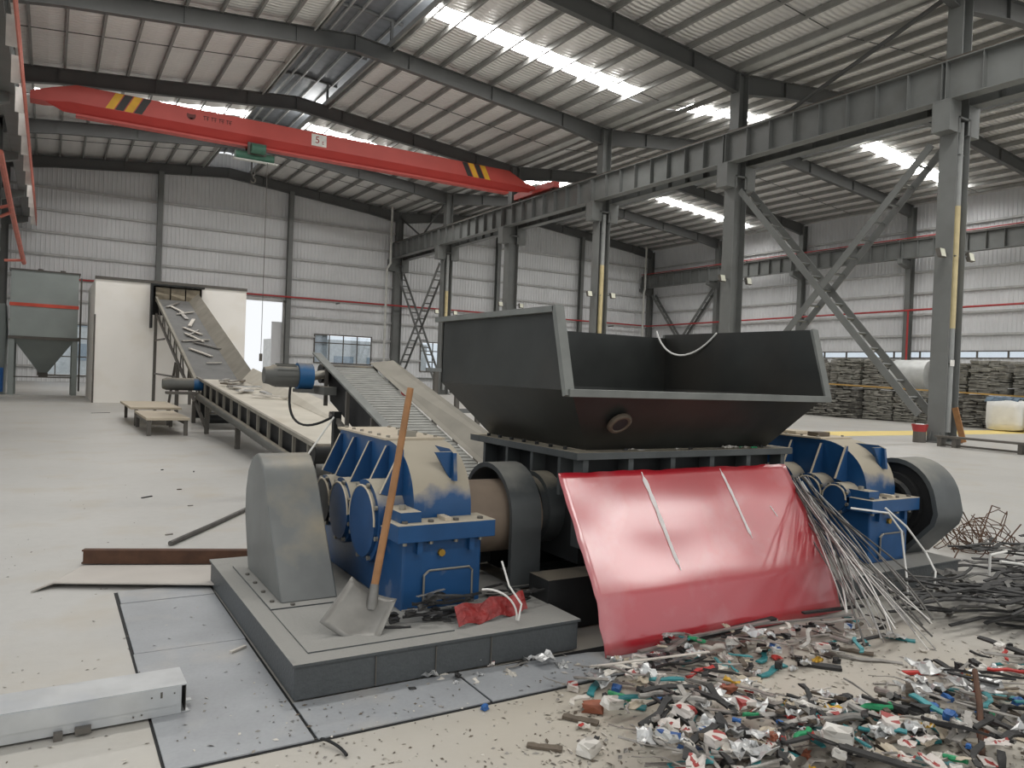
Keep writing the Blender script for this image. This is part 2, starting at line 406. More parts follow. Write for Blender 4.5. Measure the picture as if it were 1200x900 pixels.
t = thing('window_5', 'long low strip window in the side wall above the scrap bales', 'window', (45.9, 31, 3.4), kind='structure')
f = MB(); f.box((45.84, 14, 3.4), (45.95, 48, 3.46)); f.box((45.84, 14, 3.79), (45.95, 48, 3.85))
k = 14.0
while k < 48.05: f.box((45.85, k-.04, 3.46), (45.94, k+.04, 3.79)); k += 1.7
f.build('window_frame', 'trim_dark', t)
for i in range(20): MB().box((45.89, 14.04+1.7*i, 3.465), (45.9, 15.66+1.7*i, 3.785)).build('pane', 'glass', t)
# pale building across the yard
t = thing('building', 'pale two-storey building across the yard outside the gate', 'building', (12, 86, -0.31))
MB().box((-14, 84, -0.31), (9.0, 92, 7.0)).build('wall', 'building_pale', t)
for i in range(6):
    for z in (1.2, 4.4): MB().box((-12.5+3.6*i, 83.93, z), (-10.9+3.6*i, 84.0, z+1.6)).build('window', 'building_glass', t)
t = thing('building', 'low grey shed across the yard behind the window', 'building', (24, 76, -0.31))
MB().box((19.5, 74, -0.31), (34, 84, 4.2)).build('wall', 'building_pale', t)
for i in range(4): MB().box((20.6+3.4*i, 73.93, 1.0), (22.6+3.4*i, 74.0, 2.6)).build('window', 'building_glass', t)

# ------------------------------------------------------------------ columns
def col_mid(name, x, y, label, group, sides=(-1, 1), pipe=True):
    t = thing(name, label, 'column', (x, y, 0), group, 'structure')
    for s in (-1, 1):
        MB().box((x+s*.3-.012, y-.25, .04), (x+s*.3+.012, y+.25, 9.0)).build('flange', 'column_paint', t)
    MB().box((x-.288, y-.012, .04), (x+.288, y+.012, 9.0)).build('web', 'column_paint', t)
    b = MB(); b.box((x-.42, y-.36, 0), (x+.42, y+.36, .04))
    for s in (-1, 1):
        for q in (-.12, .12): b.prism([(x+s*.312, .04), (x+s*.42, .04), (x+s*.42, .12), (x+s*.312, .34)], 'y', y+q-.01, y+q+.01)
    b.build('base_plate', 'column_paint', t)
    for s in sides:
        a, c = sorted((x + s*.2, x + s*.74))
        br = MB().box((a, y-.25, 9.38), (c, y+.25, 9.42)); br.box((a, y-.25, 8.6), (c, y-.22, 9.38)); br.box((a, y+.22, 8.6), (c, y+.25, 9.38))
        br.box((x+s*.72-.015, y-.22, 8.6), (x+s*.72+.015, y+.22, 9.38)); br.box((a, y-.25, 8.57), (c, y+.25, 8.6))
        br.build('bracket', 'column_paint', t)
    MB().box((x-.3, y-.25, 8.98), (x+.3, y+.25, 9.03)).build('cap_plate', 'column_paint', t)
    u = MB()
    for s in (-1, 1): u.box((x+s*.22-.01, y-.22, 9.03), (x+s*.22+.01, y+.22, 12.75))
    u.box((x-.21, y-.01, 9.03), (x+.21, y+.01, 12.75)); u.build('upper_shaft', 'column_paint', t)
    if pipe:
        MB().cyl((x+.02, y-.12, .3), (x+.02, y-.12, 8.9), .1, 12).build('downpipe', 'pipe_dull', t, True)
        dp = MB().cyl((x+.02, y-.12, 3.2), (x+.02, y-.12, 6.6), .104, 12).build('downpipe_reflection', 'pipe_reflection_yellow', t, True)  # yellowish reflection on the column, painted as a band round the pipe
        for z in (2.2, 5.2, 8.0): MB().box((x-.08, y-.205, z), (x+.12, y-.03, z+.03)).build('clip', 'column_paint', t)
    return t
lab = {12.2: 'grey steel column with a wooden board and red fire bucket at its foot',
       }
for i, y in enumerate(GY):
    l = lab.get(round(y, 1), 'grey steel column in the row between the two bays, under the crane beams')
    col_mid('steel_column', XM, y, l, 'columns between the two bays' if round(y, 1) not in lab else None, pipe=(i % 2 == 1))
def col_side(x, s, y, label, group):
    t = thing('steel_column', label, 'column', (x, y, 0), group, 'structure')
    c = MB()
    for k in (-1, 1): c.box((x+k*.22-.01, y-.17, 0), (x+k*.22+.01, y+.17, 12.75))
    c.box((x-.21, y-.008, 0), (x+.21, y+.008, 12.75)); c.build('shaft', 'column_paint', t)
    a, b = sorted((x+s*.23, x+s*1.15))
    MB().prism([(x+s*.23, 8.9), (x+s*1.15, 9.15), (x+s*1.15, 9.42), (x+s*.23, 9.42)], 'y', y-.15, y+.15).build('bracket', 'column_paint', t)
for y in GY[3:]:
    col_side(XR, -1, y, 'slim grey wall column carrying the crane beam on the side wall', 'side wall columns')
    col_side(XL, 1, y, 'dark grey wall column carrying the conductor-bar crane beam', 'conductor side wall columns')
for x in (5.6, 13.6, 29.7, 37.7):
    t = MB()
    for k in (-1, 1): t.box((x-.15, YE-.62+k*.18-.01+.05, 0), (x+.15, YE-.62+k*.18+.01+.05, raf(x)+.1))
    t.box((x-.01, YE-.75, 0), (x+.01, YE-.4, raf(x)+.1))
    tag(t.build('wind_column', 'column_paint'), 'slender grey wind column standing against the end wall', 'column', 'end wall wind columns', 'structure')

# ------------------------------------------------------------------ crane runway beams
def runway(x, lines_label, group, y0i=0):
    for i in range(y0i, len(GY) - 1):
        a, b = GY[i] + .01, GY[i+1] - .01
        t = thing('runway_beam', lines_label, 'beam', (x, (a+b)/2, 9.42), group, 'structure')
        m = MB(); m.box((x-.2, a, 9.42), (x+.2, b, 9.45)); m.box((x-.2, a, 10.46), (x+.2, b, 10.49)); m.box((x-.01, a, 9.45), (x+.01, b, 10.46))
        m.build('girder', 'column_paint', t)
        n = 8
        for k in range(n + 1):
            y = a + .05 + (b - a - .1) * k / n
            MB().box((x-.19, y-.01, 9.45), (x+.19, y+.01, 10.46)).build('stiffener', 'column_paint', t)
        MB().box((x-.045, a, 10.49), (x+.045, b, 10.6)).build('rail', 'rail_steel', t)
runway(XM - .5, 'grey crane runway beam with vertical stiffeners along the red crane bay', 'runway beams of the red crane bay')
runway(XM + .5, 'grey crane runway beam facing the bay of scrap bales', 'runway beams of the bale bay')
runway(XR - .9, 'grey crane runway beam along the side wall, red bar on top', 'side wall runway beams', 3)
runway(XL + 1.1, 'grey crane runway beam behind the pink conductor bars', 'conductor side runway beams', 3)
o = MB().cyl((XR-.9-.25, GY[3], 10.62), (XR-.9-.25, 52.2, 10.62), .035, 8).build('conductor_bar', 'pipe_red'); tag(o, 'thin red conductor bar on top of the side wall crane beam', 'conductor')
for y in [GY[3]+.2+4.0*k for k in range(10)]: MB().box((XR-1.2, y-.02, 10.5), (XR-.95, y+.02, 10.6)).build('clip', 'column_paint', o)
t = thing('conductor_rail', 'pink copper conductor bars running along the crane beam', 'conductor', (-.82, 32, 9.0))
for k in range(4): MB().box((-.86+.0*k, 12.4, 8.92+.16*k), (-.82, 52.0, 8.98+.16*k)).build('bar', 'conductor', t)
for k in range(14):
    y = 13.5 + 2.9*k; MB().box((-1.1, y-.02, 8.85), (-.87, y+.02, 9.6)).build('bar_bracket', 'sign_white', t)

# ------------------------------------------------------------------ rafters
def rafter(x0, x1, y, label, group):
    xm = (x0 + x1) / 2; r = MB()
    lo = [(x0+.22, 12.1), (x0+2.4, raf(x0+2.4)), (xm, raf(xm)), (x1-2.4, raf(x1-2.4)), (x1-.22, 12.1)]
    hi = [(x0, 12.8), (xm, raf(xm)+.6), (x1, 12.8)]
    r.prism(lo + hi[::-1], 'y', y-.008, y+.008)
    for (a, b) in zip(lo, lo[1:]): r.beam((a[0], y, a[1]), (b[0], y, b[1]), .24, .024)
    for (a, b) in zip(hi, hi[1:]): r.beam((a[0], y, a[1]), (b[0], y, b[1]), .24, .024)
    for x in [x0+2.4, x0+6, xm-2.2, xm, xm+2.2, x1-6, x1-2.4]: r.box((x-.012, y-.11, raf(x)), (x+.012, y+.11, raf(x)+.59))
    tag(r.build('rafter', 'rafter_paint'), label, 'rafter', group, 'structure')
for y in GY:
    yy = y if y < 50 else 52.1
    rafter(XL, XM, yy, 'dark grey rafter arching over the red crane bay', 'rafters over the red crane bay')
    rafter(XM, XR, yy, 'dark grey rafter arching over the bay of scrap bales', 'rafters over the bale bay')

# ------------------------------------------------------------------ roof
ce = thing('ceiling', 'silver foil roof lining over dark purlins with bright skylight strips', 'roof', (XM, 20, 12.8), kind='structure')
SKY_Y = [24.7 + 15.7 * k for k in range(-2, 2)]
def surf(x): return 13.02 + 0.1 * roof_u(x)
def slope(xe, xr):
    s = 1 if xr > xe else -1; n = 9; du = (10.6 - 0.35) / n
    us = [0.35 + du * i for i in range(n + 1)]
    for u in us:
        x = xe + s * u; z = surf(x) - .13
        p = MB().box((x-.04, YF, z-.1), (x-.025, YE-.1, z+.1)); p.box((x-.025, YF, z-.1), (x+.04, YE-.1, z-.085)); p.box((x-.025, YF, z+.085), (x+.04, YE-.1, z+.1))
        p.build('purlin', 'purlin_zinc', ce)
    ys = [YF] + [v for y in SKY_Y for v in (y - .5, y + .5)] + [YE]
    for j in range(len(ys) - 1):
        a, b = ys[j], ys[j+1]; skyl = j % 2 == 1
        if skyl:
            for i in range(n):
                xa, xb = xe + s*us[i], xe + s*us[i+1]; lit = i > 0
                q = MB().add([(xa, a, surf(xa)), (xb, a, surf(xb)), (xb, b, surf(xb)), (xa, b, surf(xa))], [(0, 1, 2, 3)])
                q.build('skylight_panel' if lit else 'foil_panel', 'skylight' if lit else 'roof_foil', ce, recalc=False)
        else:
            m = MB(); ny = max(2, int((b - a) / 1.0))
            for i in range(n):
                for jj in range(ny):
                    for sx in range(2):
                        ua, ub = us[i] + du*sx/2, us[i] + du*(sx+1)/2
                        def pt(u, y):
                            x = xe + s*u; k = abs(((u - us[0]) / du) % 1.0); sag = .035*math.sin(math.pi*k)
                            return (x, y, surf(x) - sag + .012*mnoise.noise(V((x*1.3, y*1.1, 0))))
                        ya, yb = a + (b-a)*jj/ny, a + (b-a)*(jj+1)/ny
                        m.add([pt(ua, ya), pt(ub, ya), pt(ub, yb), pt(ua, yb)], [(0, 1, 2, 3)])
            m.build('foil_panel', 'roof_foil', ce, recalc=False)
    # outer sheet above the lining keeps daylight out
for xe, xr in ((XL, 9.55), (XM, 9.55), (XM, 33.5), (XR, 33.5)): slope(xe, xr)
for xr in (9.55, 33.5):
    zr = surf(xr)
    for s in (-1, 1):
        x0, x1 = xr, xr + s * 2.3
        m = MB(); n = 200
        m.add([(x0, YF, zr+.92), (x1, YF, zr+.68), (x1, YE, zr+.68), (x0, YE, zr+.92)], [(0, 1, 2, 3)])
        m.build('monitor_roof', 'monitor_sheet', ce, recalc=False)
        for q in (.25, .95, 1.65): 
            z = zr + .92 - .24*q/2.3 - .06
            MB().box((xr+s*q-.03, YF, z-.06), (xr+s*q+.03, YE-.1, z+.06)).build('monitor_purlin', 'purlin_zinc', ce)
        # curb along the opening and louvre rail
        xc = xr + s*1.55
        MB().box((xc-.03, YF, surf(xc)-.3), (xc+.03, YE-.1, surf(xc)+.06)).build('curb', 'gutter_zinc', ce)
        MB().box((xr+s*2.0-.015, YF, zr+.22), (xr+s*2.0+.015, YE-.1, zr+.27)).build('louvre', 'monitor_sheet', ce)
    for y in GY:
        for s in (-1, 1): MB().box((xr+s*1.45-.05, y-.05, raf(xr)+.4), (xr+s*1.45+.05, y+.05, zr+.8)).build('monitor_post', 'rafter_paint', ce)
    for y in [v for g in GY[:-1] for v in (g, g+4.0)]:
        MB().beam((xr-1.9, y, zr+.66), (xr, y, zr+.86), .08, .1).build('monitor_rafter', 'rafter_paint', ce)
        MB().beam((xr+1.9, y, zr+.66), (xr, y, zr+.86), .08, .1).build('monitor_rafter', 'rafter_paint', ce)
for x, wd in ((XM, .38), (XL, .35), (XR, .35)):
    g = MB(); g.box((x-wd, YF, 12.9), (x+wd, YE-.05, 12.92)); g.box((x-wd, YF, 12.92), (x-wd+.02, YE-.05, 13.08)); g.box((x+wd-.02, YF, 12.92), (x+wd, YE-.05, 13.08))
    g.build('gutter', 'gutter_zinc', ce)
# sag bars between the purlins
for xe, s in ((XL, 1), (XM, -1), (XM, 1), (XR, -1)):
    for i in range(len(GY) - 1):
        y = (GY[i] + GY[i+1]) / 2; m = MB()
        m.beam((xe+s*.4, y, surf(xe+s*.4)-.15), (xe+s*10.6, y, surf(xe+s*10.6)-.15), .02, .03); m.build('sag_bar', 'rafter_paint', ce)
# knee and roof braces
def rod(name, label, p, q, r, m, group=None, cat='brace'):
    return tag(MB().tube([p, q], r, 8).build(name, m), label, cat, group)
for (a, b) in ((2, 3), (4, 5)):
    pass

# ------------------------------------------------------------------ lattice X braces
def lattice(p, q, gap, label, group, cw=.22, rungs=16):
    p, q = V(p), V(q); t = thing('lattice_brace', label, 'brace', tuple((p.x, (p.y+q.y)/2, min(p.z, q.z))), group)
    ex = V((1, 0, 0))
    for s in (-1, 1):
        MB().beam(p + ex*s*gap/2, q + ex*s*gap/2, .035, cw, (0, 0, 1)).build('chord', 'column_paint', t)
    for i in range(1, rungs):
        c = p.lerp(q, i / rungs); MB().beam(c - ex*(gap/2-.016), c + ex*(gap/2-.018), .07, .05, (q-p).normalized()).build('rung', 'column_paint', t)
A, B = GY[3], GY[4]
lattice((XM, B-.5, 8.4), (XM, A+.5, .75), .62, 'ladder-like lattice brace falling to the foot of the column with the red bucket', None)
lattice((XM+.02, A+.5, 8.4), (XM+.02, B-.5, .75), .62, 'ladder-like lattice brace rising to the bracket of the column with the red bucket', None)
E_, F_ = GY[7], GY[8]
lattice((XM, E_+.5, 8.4), (XM, F_-.5, .6), .5, 'far lattice brace of the crossed pair in front of the end wall window', 'far crossed braces')
lattice((XM+.02, F_-.5, 8.4), (XM+.02, E_+.5, .6), .5, 'far lattice brace of the crossed pair in front of the end wall window', 'far crossed braces')
lattice((XR-.1, E_+.2, 8.9), (XR-.1, F_-.6, .6), .4, 'lattice brace of the crossed pair on the side wall by the corner', 'side wall crossed braces')
lattice((XR-.12, F_-.6, 8.9), (XR-.12, E_+.2, .6), .4, 'lattice brace of the crossed pair on the side wall by the corner', 'side wall crossed braces')
rod('roof_strut', 'thin diagonal strut from the crane beam up to the column above the red bucket', (XM, 19.0, 10.5), (XM, 12.6, 12.6), .07, 'rafter_paint')
rod('roof_strut', 'thin strut of the pair above the far crossed braces', (XM, 52.0, 12.4), (XM, 48.3, 10.6), .06, 'rafter_paint', 'far upper struts')
rod('roof_strut', 'thin strut of the pair above the far crossed braces', (XM, 44.6, 12.4), (XM, 48.3, 10.6), .06, 'rafter_paint', 'far upper struts')

# ------------------------------------------------------------------ fire pipes and floodlights
o = MB().tube([(-1.5, YE-.85, 6.0), (44.9, YE-.85, 6.15)], .06, 8).build('fire_pipe', 'pipe_red'); tag(o, 'long red fire pipe running along the end wall', 'pipe')
for k in range(6): MB().box((1+8*k, YE-.92, 5.86), (1.06+8*k, YE-.2, 5.95)).build('pipe_bracket', 'column_paint', o)
o = MB().tube([(45.0, 14, 6.4), (45.0, 52.0, 6.15)], .06, 8).build('fire_pipe', 'pipe_red'); tag(o, 'long red fire pipe running along the side wall', 'pipe')
MB().cyl((45.0, GY[5]-.3, 6.3), (45.0, GY[5]-.3, 0.2), .06, 8).build('riser', 'pipe_red', o)
o = MB().tube([(20.55, 51.4, 13.0), (20.55, 51.4, 9.0), (20.3, 51.4, 8.6), (20.3, 51.4, 0)], .085, 10).build('downpipe', 'pipe_pale', None, True); tag(o, 'cream rain downpipe beside the end wall corner of the runway', 'pipe')
o = MB().tube([(44.1, 51.4, 13.0), (44.1, 51.4, 9.3), (44.0, 51.4, 9.0), (44.0, 51.4, 0)], .085, 10).build('downpipe', 'pipe_pale', None, True); tag(o, 'cream rain downpipe in the far corner of the bale bay', 'pipe')
def flood(x, y, z, s, label, group):
    t = thing('floodlight', label, 'floodlight', (x, y, z), group)
    MB().box((min(x+s*.315, x+s*.6), y-.1, z-.02), (max(x+s*.315, x+s*.6), y-.06, z+.02)).build('arm', 'column_paint', t)
    xa, xb = sorted((x+s*.5, x+s*.76))
    MB().prism([(y-.2, z-.12), (y-.1, z-.14), (y-.02, z+.1), (y-.14, z+.12)], 'x', xa, xb).build('housing', 'trim_dark', t)
    MB().add([(xa+.02, y-.202, z-.11), (xb-.02, y-.202, z-.11), (xb-.02, y-.145, z+.11), (xa+.02, y-.145, z+.11)], [(0, 1, 2, 3)]).build('lens', 'lamp_face', t, recalc=False)
for i, y in enumerate(GY[3:8]):
    l = ('floodlight on the column with the red bucket', None) if i == 0 else ('small floodlight clamped to a column between the two bays', 'column floodlights')
    flood(XM, y, 5.25, -1, l[0] + ', facing the crane bay' , 'crane bay floodlights' if i else None)
    flood(XM, y-.1, 5.25, 1, l[0] + ', facing the bale bay', 'bale bay floodlights' if i else None)
# ================================================================== overhead crane
CYc = 33.2
t = thing('overhead_crane', 'red single-girder overhead crane spanning the bay, hazard stripes at both ends', 'crane', (10, CYc, 10.6))
def gird(z0f, z1f, ya, yb):
    pass
prof_top = [(-.85, 11.0), (-.2, 11.25), (.6, 11.5), (19.2, 11.5), (20.2, 11.05), (20.75, 10.95)]
prof_bot = [(20.75, 10.72), (20.0, 10.62), (19.0, 10.42), (.9, 10.42), (.1, 10.5), (-.85, 10.75)]
m = MB().prism(prof_top + [(20.75, 10.8), (19.6, 10.85), (.4, 10.85), (-.4, 10.72), (-.85, 10.72)], 'y', CYc-.32, CYc+.32); m.build('girder_box', 'crane_red', t)
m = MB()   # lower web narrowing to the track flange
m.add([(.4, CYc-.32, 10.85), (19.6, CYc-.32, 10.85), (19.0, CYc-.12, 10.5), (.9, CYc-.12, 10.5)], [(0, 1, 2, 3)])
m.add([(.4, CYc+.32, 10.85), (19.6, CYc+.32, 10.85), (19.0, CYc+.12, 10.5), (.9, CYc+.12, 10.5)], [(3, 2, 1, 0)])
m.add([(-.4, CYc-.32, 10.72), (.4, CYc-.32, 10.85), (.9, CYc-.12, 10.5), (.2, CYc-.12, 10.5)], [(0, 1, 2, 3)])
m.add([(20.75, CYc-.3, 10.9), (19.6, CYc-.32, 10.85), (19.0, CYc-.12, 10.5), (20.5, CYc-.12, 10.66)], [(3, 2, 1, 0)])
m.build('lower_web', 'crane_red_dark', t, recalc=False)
MB().box((.6, CYc-.2, 10.42), (19.3, CYc+.2, 10.5)).build('track_flange', 'crane_red', t)
for x, nm in ((XM-.5, 'end_truck'), (XL+1.1, 'end_truck')):
    e = MB(); e.prism([(CYc-1.9, 10.68), (CYc-1.9, 10.95), (CYc-1.2, 11.02), (CYc+1.2, 11.02), (CYc+1.9, 10.95), (CYc+1.9, 10.68)], 'x', x-.16, x+.16); et = e.build(nm, 'crane_red', t)
    for s in (-1.5, 1.5): MB().cyl((x-.08, CYc+s, 10.74), (x+.08, CYc+s, 10.74), .14, 14).build('wheel', 'trim_dark', et)
for k in range(4):
    for x, s in ((1.55, 1), (18.15, -1)):
        xx = x + .32*k*s; sl = .33*s
        b = MB().prism([(xx, 10.87), (xx+.28*s, 10.87), (xx+.28*s+sl, 11.49), (xx+sl, 11.49)], 'y', CYc-.326, CYc-.3205)
        b.build('hazard_stripe', 'hazard_yellow' if k % 2 == 0 else 'hazard_black', t)
sg = MB().box((9.35, CYc-.345, 10.93), (10.0, CYc-.322, 11.42)).build('capacity_plate', 'sign_white', t)
def text(s, size, loc, m, parent, name='lettering'):
    cu = bpy.data.curves.new('txt', 'FONT'); cu.body = s; cu.size = size; cu.extrude = .003; cu.align_x = 'CENTER'
    tmp = bpy.data.objects.new('txt', cu); COL.objects.link(tmp)
    dg = bpy.context.evaluated_depsgraph_get(); me = bpy.data.meshes.new_from_object(tmp.evaluated_get(dg))
    bpy.data.objects.remove(tmp); bpy.data.curves.remove(cu)
    me.transform(Matrix.Rotation(math.radians(90), 4, 'X')); me.materials.clear(); me.materials.append(MATS[m])
    o = bpy.data.objects.new(name, me); COL.objects.link(o); o.parent = parent; o.location = V(loc) - org(parent); return o
text('5', .42, (9.6, CYc-.35, 11.05), 'sign_ink', sg); text('t', .26, (9.84, CYc-.35, 11.03), 'sign_ink', sg)
em = MB()   # dark faded emblem and illegible maker's mark
em.prism(arc(4.55, 11.2, .17, 150, 390, 14) + arc(4.55, 11.2, .09, 390, 150, 10), 'y', CYc-.326, CYc-.3205)
em.prism([(4.45, 11.25), (4.65, 11.25), (4.62, 11.1), (4.55, 11.04), (4.48, 11.1)], 'y', CYc-.326, CYc-.3205); em.build('emblem', 'emblem_ink', t)
mk = MB()
for k in range(4):
    x = 5.0 + .29*k; z = 11.12
    mk.box((x, CYc-.326, z+.13), (x+.22, CYc-.3205, z+.16)); mk.box((x+.03, CYc-.326, z), (x+.06, CYc-.3205, z+.16)); mk.box((x+.1, CYc-.326, z+.05), (x+.2, CYc-.3205, z+.08)); mk.box((x+.14, CYc-.326, z-.02), (x+.17, CYc-.3205, z+.13))
mk.build('faded_mark', 'emblem_ink', t)
# hoist hanging under the girder
hx = 7.05
t = thing('electric_hoist', 'small green electric hoist hanging under the red crane girder', 'hoist', (hx, CYc, 9.6))
b = MB().cyl((hx-.75, CYc-.05, 10.05), (hx+.8, CYc-.05, 10.05), .2, 16); b.build('drum', 'hoist_green', t, True)
MB().cyl((hx-.2, CYc-.42, 10.32), (hx+.35, CYc-.42, 10.32), .2, 14).build('trolley_motor', 'hoist_green', t, True)
MB().box((hx-.3, CYc-.26, 10.1), (hx+.45, CYc-.21, 10.6)).build('trolley_plate', 'trim_dark', t); MB().box((hx-.3, CYc+.21, 10.1), (hx+.45, CYc+.26, 10.6)).build('trolley_plate', 'trim_dark', t)
MB().box((hx-.85, CYc-.3, 9.83), (hx+.95, CYc-.1, 9.88)).build('base_rail', 'pipe_pale', t)
for d in (-.06, .06): MB().cyl((hx+d, CYc-.05, 9.86), (hx+d, CYc-.05, 9.3), .012, 6).build('rope', 'trim_dark', t)
hk = MB().tube([(hx, CYc-.05, 9.34), (hx, CYc-.05, 9.2)] + [(hx+.1*math.sin(a), CYc-.05, 9.1+.1*math.cos(a)) for a in [i*.5 for i in range(1, 10)]], .03, 8); hk.build('hook', 'trim_dark', t, True)
MB().tube([(hx+.5, CYc-.3, 9.85), (hx+.5, CYc-.3, 1.9)], .012, 6).build('pendant_cable', 'trim_dark', t)
MB().box((hx+.44, CYc-.34, 1.6), (hx+.56, CYc-.26, 1.92)).build('pendant', 'trim_dark', t)

# ================================================================== shredder line
BT = .172
t = thing('machine_base', 'low grey steel plinth under the shredder and its two gearboxes', 'plinth', (3.45, 4.3, 0))
b = MB(); b.box((.935, 3.26, .012), (2.43, 5.25, BT-.012)); b.build('side_plinth', 'base_paint', t, bevel=.004)
MB().box((.925, 3.25, BT-.012), (2.44, 5.26, BT)).build('top_plate', 'base_paint', t)
MB().box((1.02, 3.36, BT), (1.75, 4.02, BT+.006)).build('tread_plate', 'base_paint', t)
MB().box((4.5, 3.22, .012), (5.98, 5.25, BT-.012)).build('side_plinth', 'base_paint', t, bevel=.004)
MB().box((4.49, 3.21, BT-.012), (5.99, 5.26, BT)).build('top_plate', 'base_paint', t)
b = MB(); b.box((2.43, 3.55, .01), (4.5, 3.75, .3)); b.box((2.43, 4.9, .01), (4.5, 5.1, .3)); b.box((2.43, 3.75, .01), (2.6, 4.9, .16)); b.box((4.33, 3.75, .01), (4.5, 4.9, .16)); b.build('cross_beam', 'black_steel', t)
for x in (1.3, 1.6, 1.9): MB().box((x, 3.252, .02), (x+.004, 3.2595, BT-.02)).build('weld_seam', 'trim_dark', t)

# shredder chamber
cx0, cx1, cy0, cy1, cz = 2.69, 4.6, 3.68, 5.03, 1.0
t = thing('shredder_chamber', 'black steel shredder chamber framed with vertical ribs under the hopper', 'shredder', (3.65, 4.35, .3))
MB().box((cx0+.12, cy0+.12, .3), (cx1-.12, cy1-.1, cz-.04)).build('housing', 'black_steel', t)
f = MB(); f.box((cx0, cy0, cz-.045), (cx1, cy0+.14, cz)); f.box((cx0, cy1-.14, cz-.045), (cx1, cy1, cz)); f.box((cx0, cy0+.14, cz-.045), (cx0+.14, cy1-.14, cz)); f.box((cx1-.14, cy0+.14, cz-.045), (cx1, cy1-.14, cz))
f.build('top_flange', 'chamber_steel', t, bevel=.003)
for k in range(6):
    x = cx0+.06 + (cx1-cx0-.16)*k/5; MB().box((x, cy0+.02, .42), (x+.04, cy0+.12, cz-.045)).build('rib', 'chamber_steel', t)
for k in range(4):
    y = cy0+.2 + (cy1-cy0-.4)*k/3; MB().box((cx0+.02, y, .72), (cx0+.12, y+.03, cz-.045)).build('rib', 'chamber_steel', t)
MB().box((cx0+.02, cy0+.03, .7), (cx1-.02, cy0+.12, .76)).build('belt_rail', 'chamber_steel', t)
for k in range(7):
    x = cx0+.05; y = cy0+.2+.16*k; MB().cyl((x, y, cz), (x, y, cz+.02), .014, 6).build('bolt', 'black_steel', t)
# shaft end bearing, left
for (yy, rr) in ((4.18, .23),):
    bh = MB().tube([(2.66, yy, .6), (2.7, yy, .6), (2.7, yy, .6), (2.84, yy, .6)], [.2, .2, rr, rr], 28); bo = bh.build('bearing_housing', 'chamber_steel', t, True)
    for k in range(10):
        a = k*math.pi/5; MB().cyl((2.65, yy+.16*math.cos(a), .6+.16*math.sin(a)), (2.67, yy+.16*math.cos(a), .6+.16*math.sin(a)), .016, 6).build('bolt', 'bolt_steel', bo)
MB().beam((2.78, 3.62, .3), (2.86, 3.78, .62), .04, .04).build('gusset', 'black_steel', t)

# hopper
t = thing('feed_hopper', 'dark grey open steel hopper flaring above the shredder, front side cut low', 'hopper', (3.5, 4.3, 1.0))
hl, hr, hf, hb, hp = 2.45, 4.6, 3.43, 5.06, 3.57
kz, rz_, bz = 1.375, 1.845, 1.002
bl, br, bf, bb = 2.83, 4.43, 3.78, 4.98
TH = .012
def slab(pts, n, m, name, th=TH):
    pts = [V(p) for p in pts]; nv = V(n).normalized()*th; k = len(pts)
    MB().add(pts + [p + nv for p in pts], [tuple(range(k)), tuple(range(k, 2*k))[::-1]] + [(i, (i+1) % k, k + (i+1) % k, k + i) for i in range(k)]).build(name, m, t)
slab([(bl, bf, bz), (br, bf, bz), (hr, hf, kz), (hl, hf, kz)], (0, 1, .6), 'hopper_steel', 'front_plate')
slab([(bl, bb, bz), (bl, bf, bz), (hl, hf, kz), (hl, hb, kz)], (1, 0, .6), 'hopper_steel', 'side_slope')
slab([(br, bb, bz), (br, bf, bz), (hr, hf, kz), (hr, hb, kz)], (-1, 0, .6), 'hopper_steel', 'side_slope')
slab([(bl, bb, bz), (br, bb, bz), (hr, hb, kz), (hl, hb, kz)], (0, -1, .6), 'hopper_steel', 'back_slope')
slab([(hl, hf, kz), (hl, hp, rz_), (hl, hb, rz_), (hl, hb, kz)], (1, 0, 0), 'hopper_steel', 'side_plate')
slab([(hr, hf, kz), (hr, hp, rz_), (hr, hb, rz_), (hr, hb, kz)], (-1, 0, 0), 'hopper_steel', 'side_plate')
slab([(hl, hb, kz), (hr, hb, kz), (hr, hb, rz_-.03), (hl, hb, rz_-.03)], (0, -1, 0), 'hopper_steel', 'back_plate')
for x, s in ((hl, -1), (hr, 1)):
    MB().box((min(x, x+s*.05), hp, rz_-.035), (max(x, x+s*.05), hb+.04, rz_)).build('rim', 'hopper_edge', t)
    MB().beam((x+s*.02, hf-.005, kz-.03), (x+s*.02, hp-.005, rz_), .06, .035, (0, 1, 0)).build('edge_bar', 'hopper_edge', t)
MB().box((hl-.03, hf-.03, kz-.035), (hr+.03, hf+.012, kz+.008)).build('front_lip', 'hopper_edge', t, bevel=.003)
ring = MB(); c0 = V((2.9, 3.56, 1.185)); nn = V((0, -.73, -.68)).normalized(); a_ = V((1, 0, 0)); b_ = nn.cross(a_)
ring.tube([c0 + (a_*math.cos(k*math.pi/9) + b_*math.sin(k*math.pi/9))*.062 for k in range(19)], .018, 8, cap=False); ring.build('port_ring', 'scrap_brown', t, True)
MB().cyl(c0 - nn*.01, c0 + nn*.012, .05, 16).build('port_cap', 'black_steel', t)
MB().box((hl+.0, 3.86, 1.0), (hl+.001, 3.861, 1.001))
ch = bez((3.56, hb-.02, 1.83), (3.6, 4.9, 1.66), (3.7, 4.9, 1.63), (3.82, hb-.02, 1.78), 14)
o = MB().tube(bez((4.47, 5.035, 1.87), (4.5, 4.95, 1.6), (4.57, 4.7, 1.6), (4.585, 4.45, 1.845), 14), .008, 6).build('steel_cable', 'wire_white'); tag(o, 'thin pale cable hanging in the back corner of the hopper', 'cable')

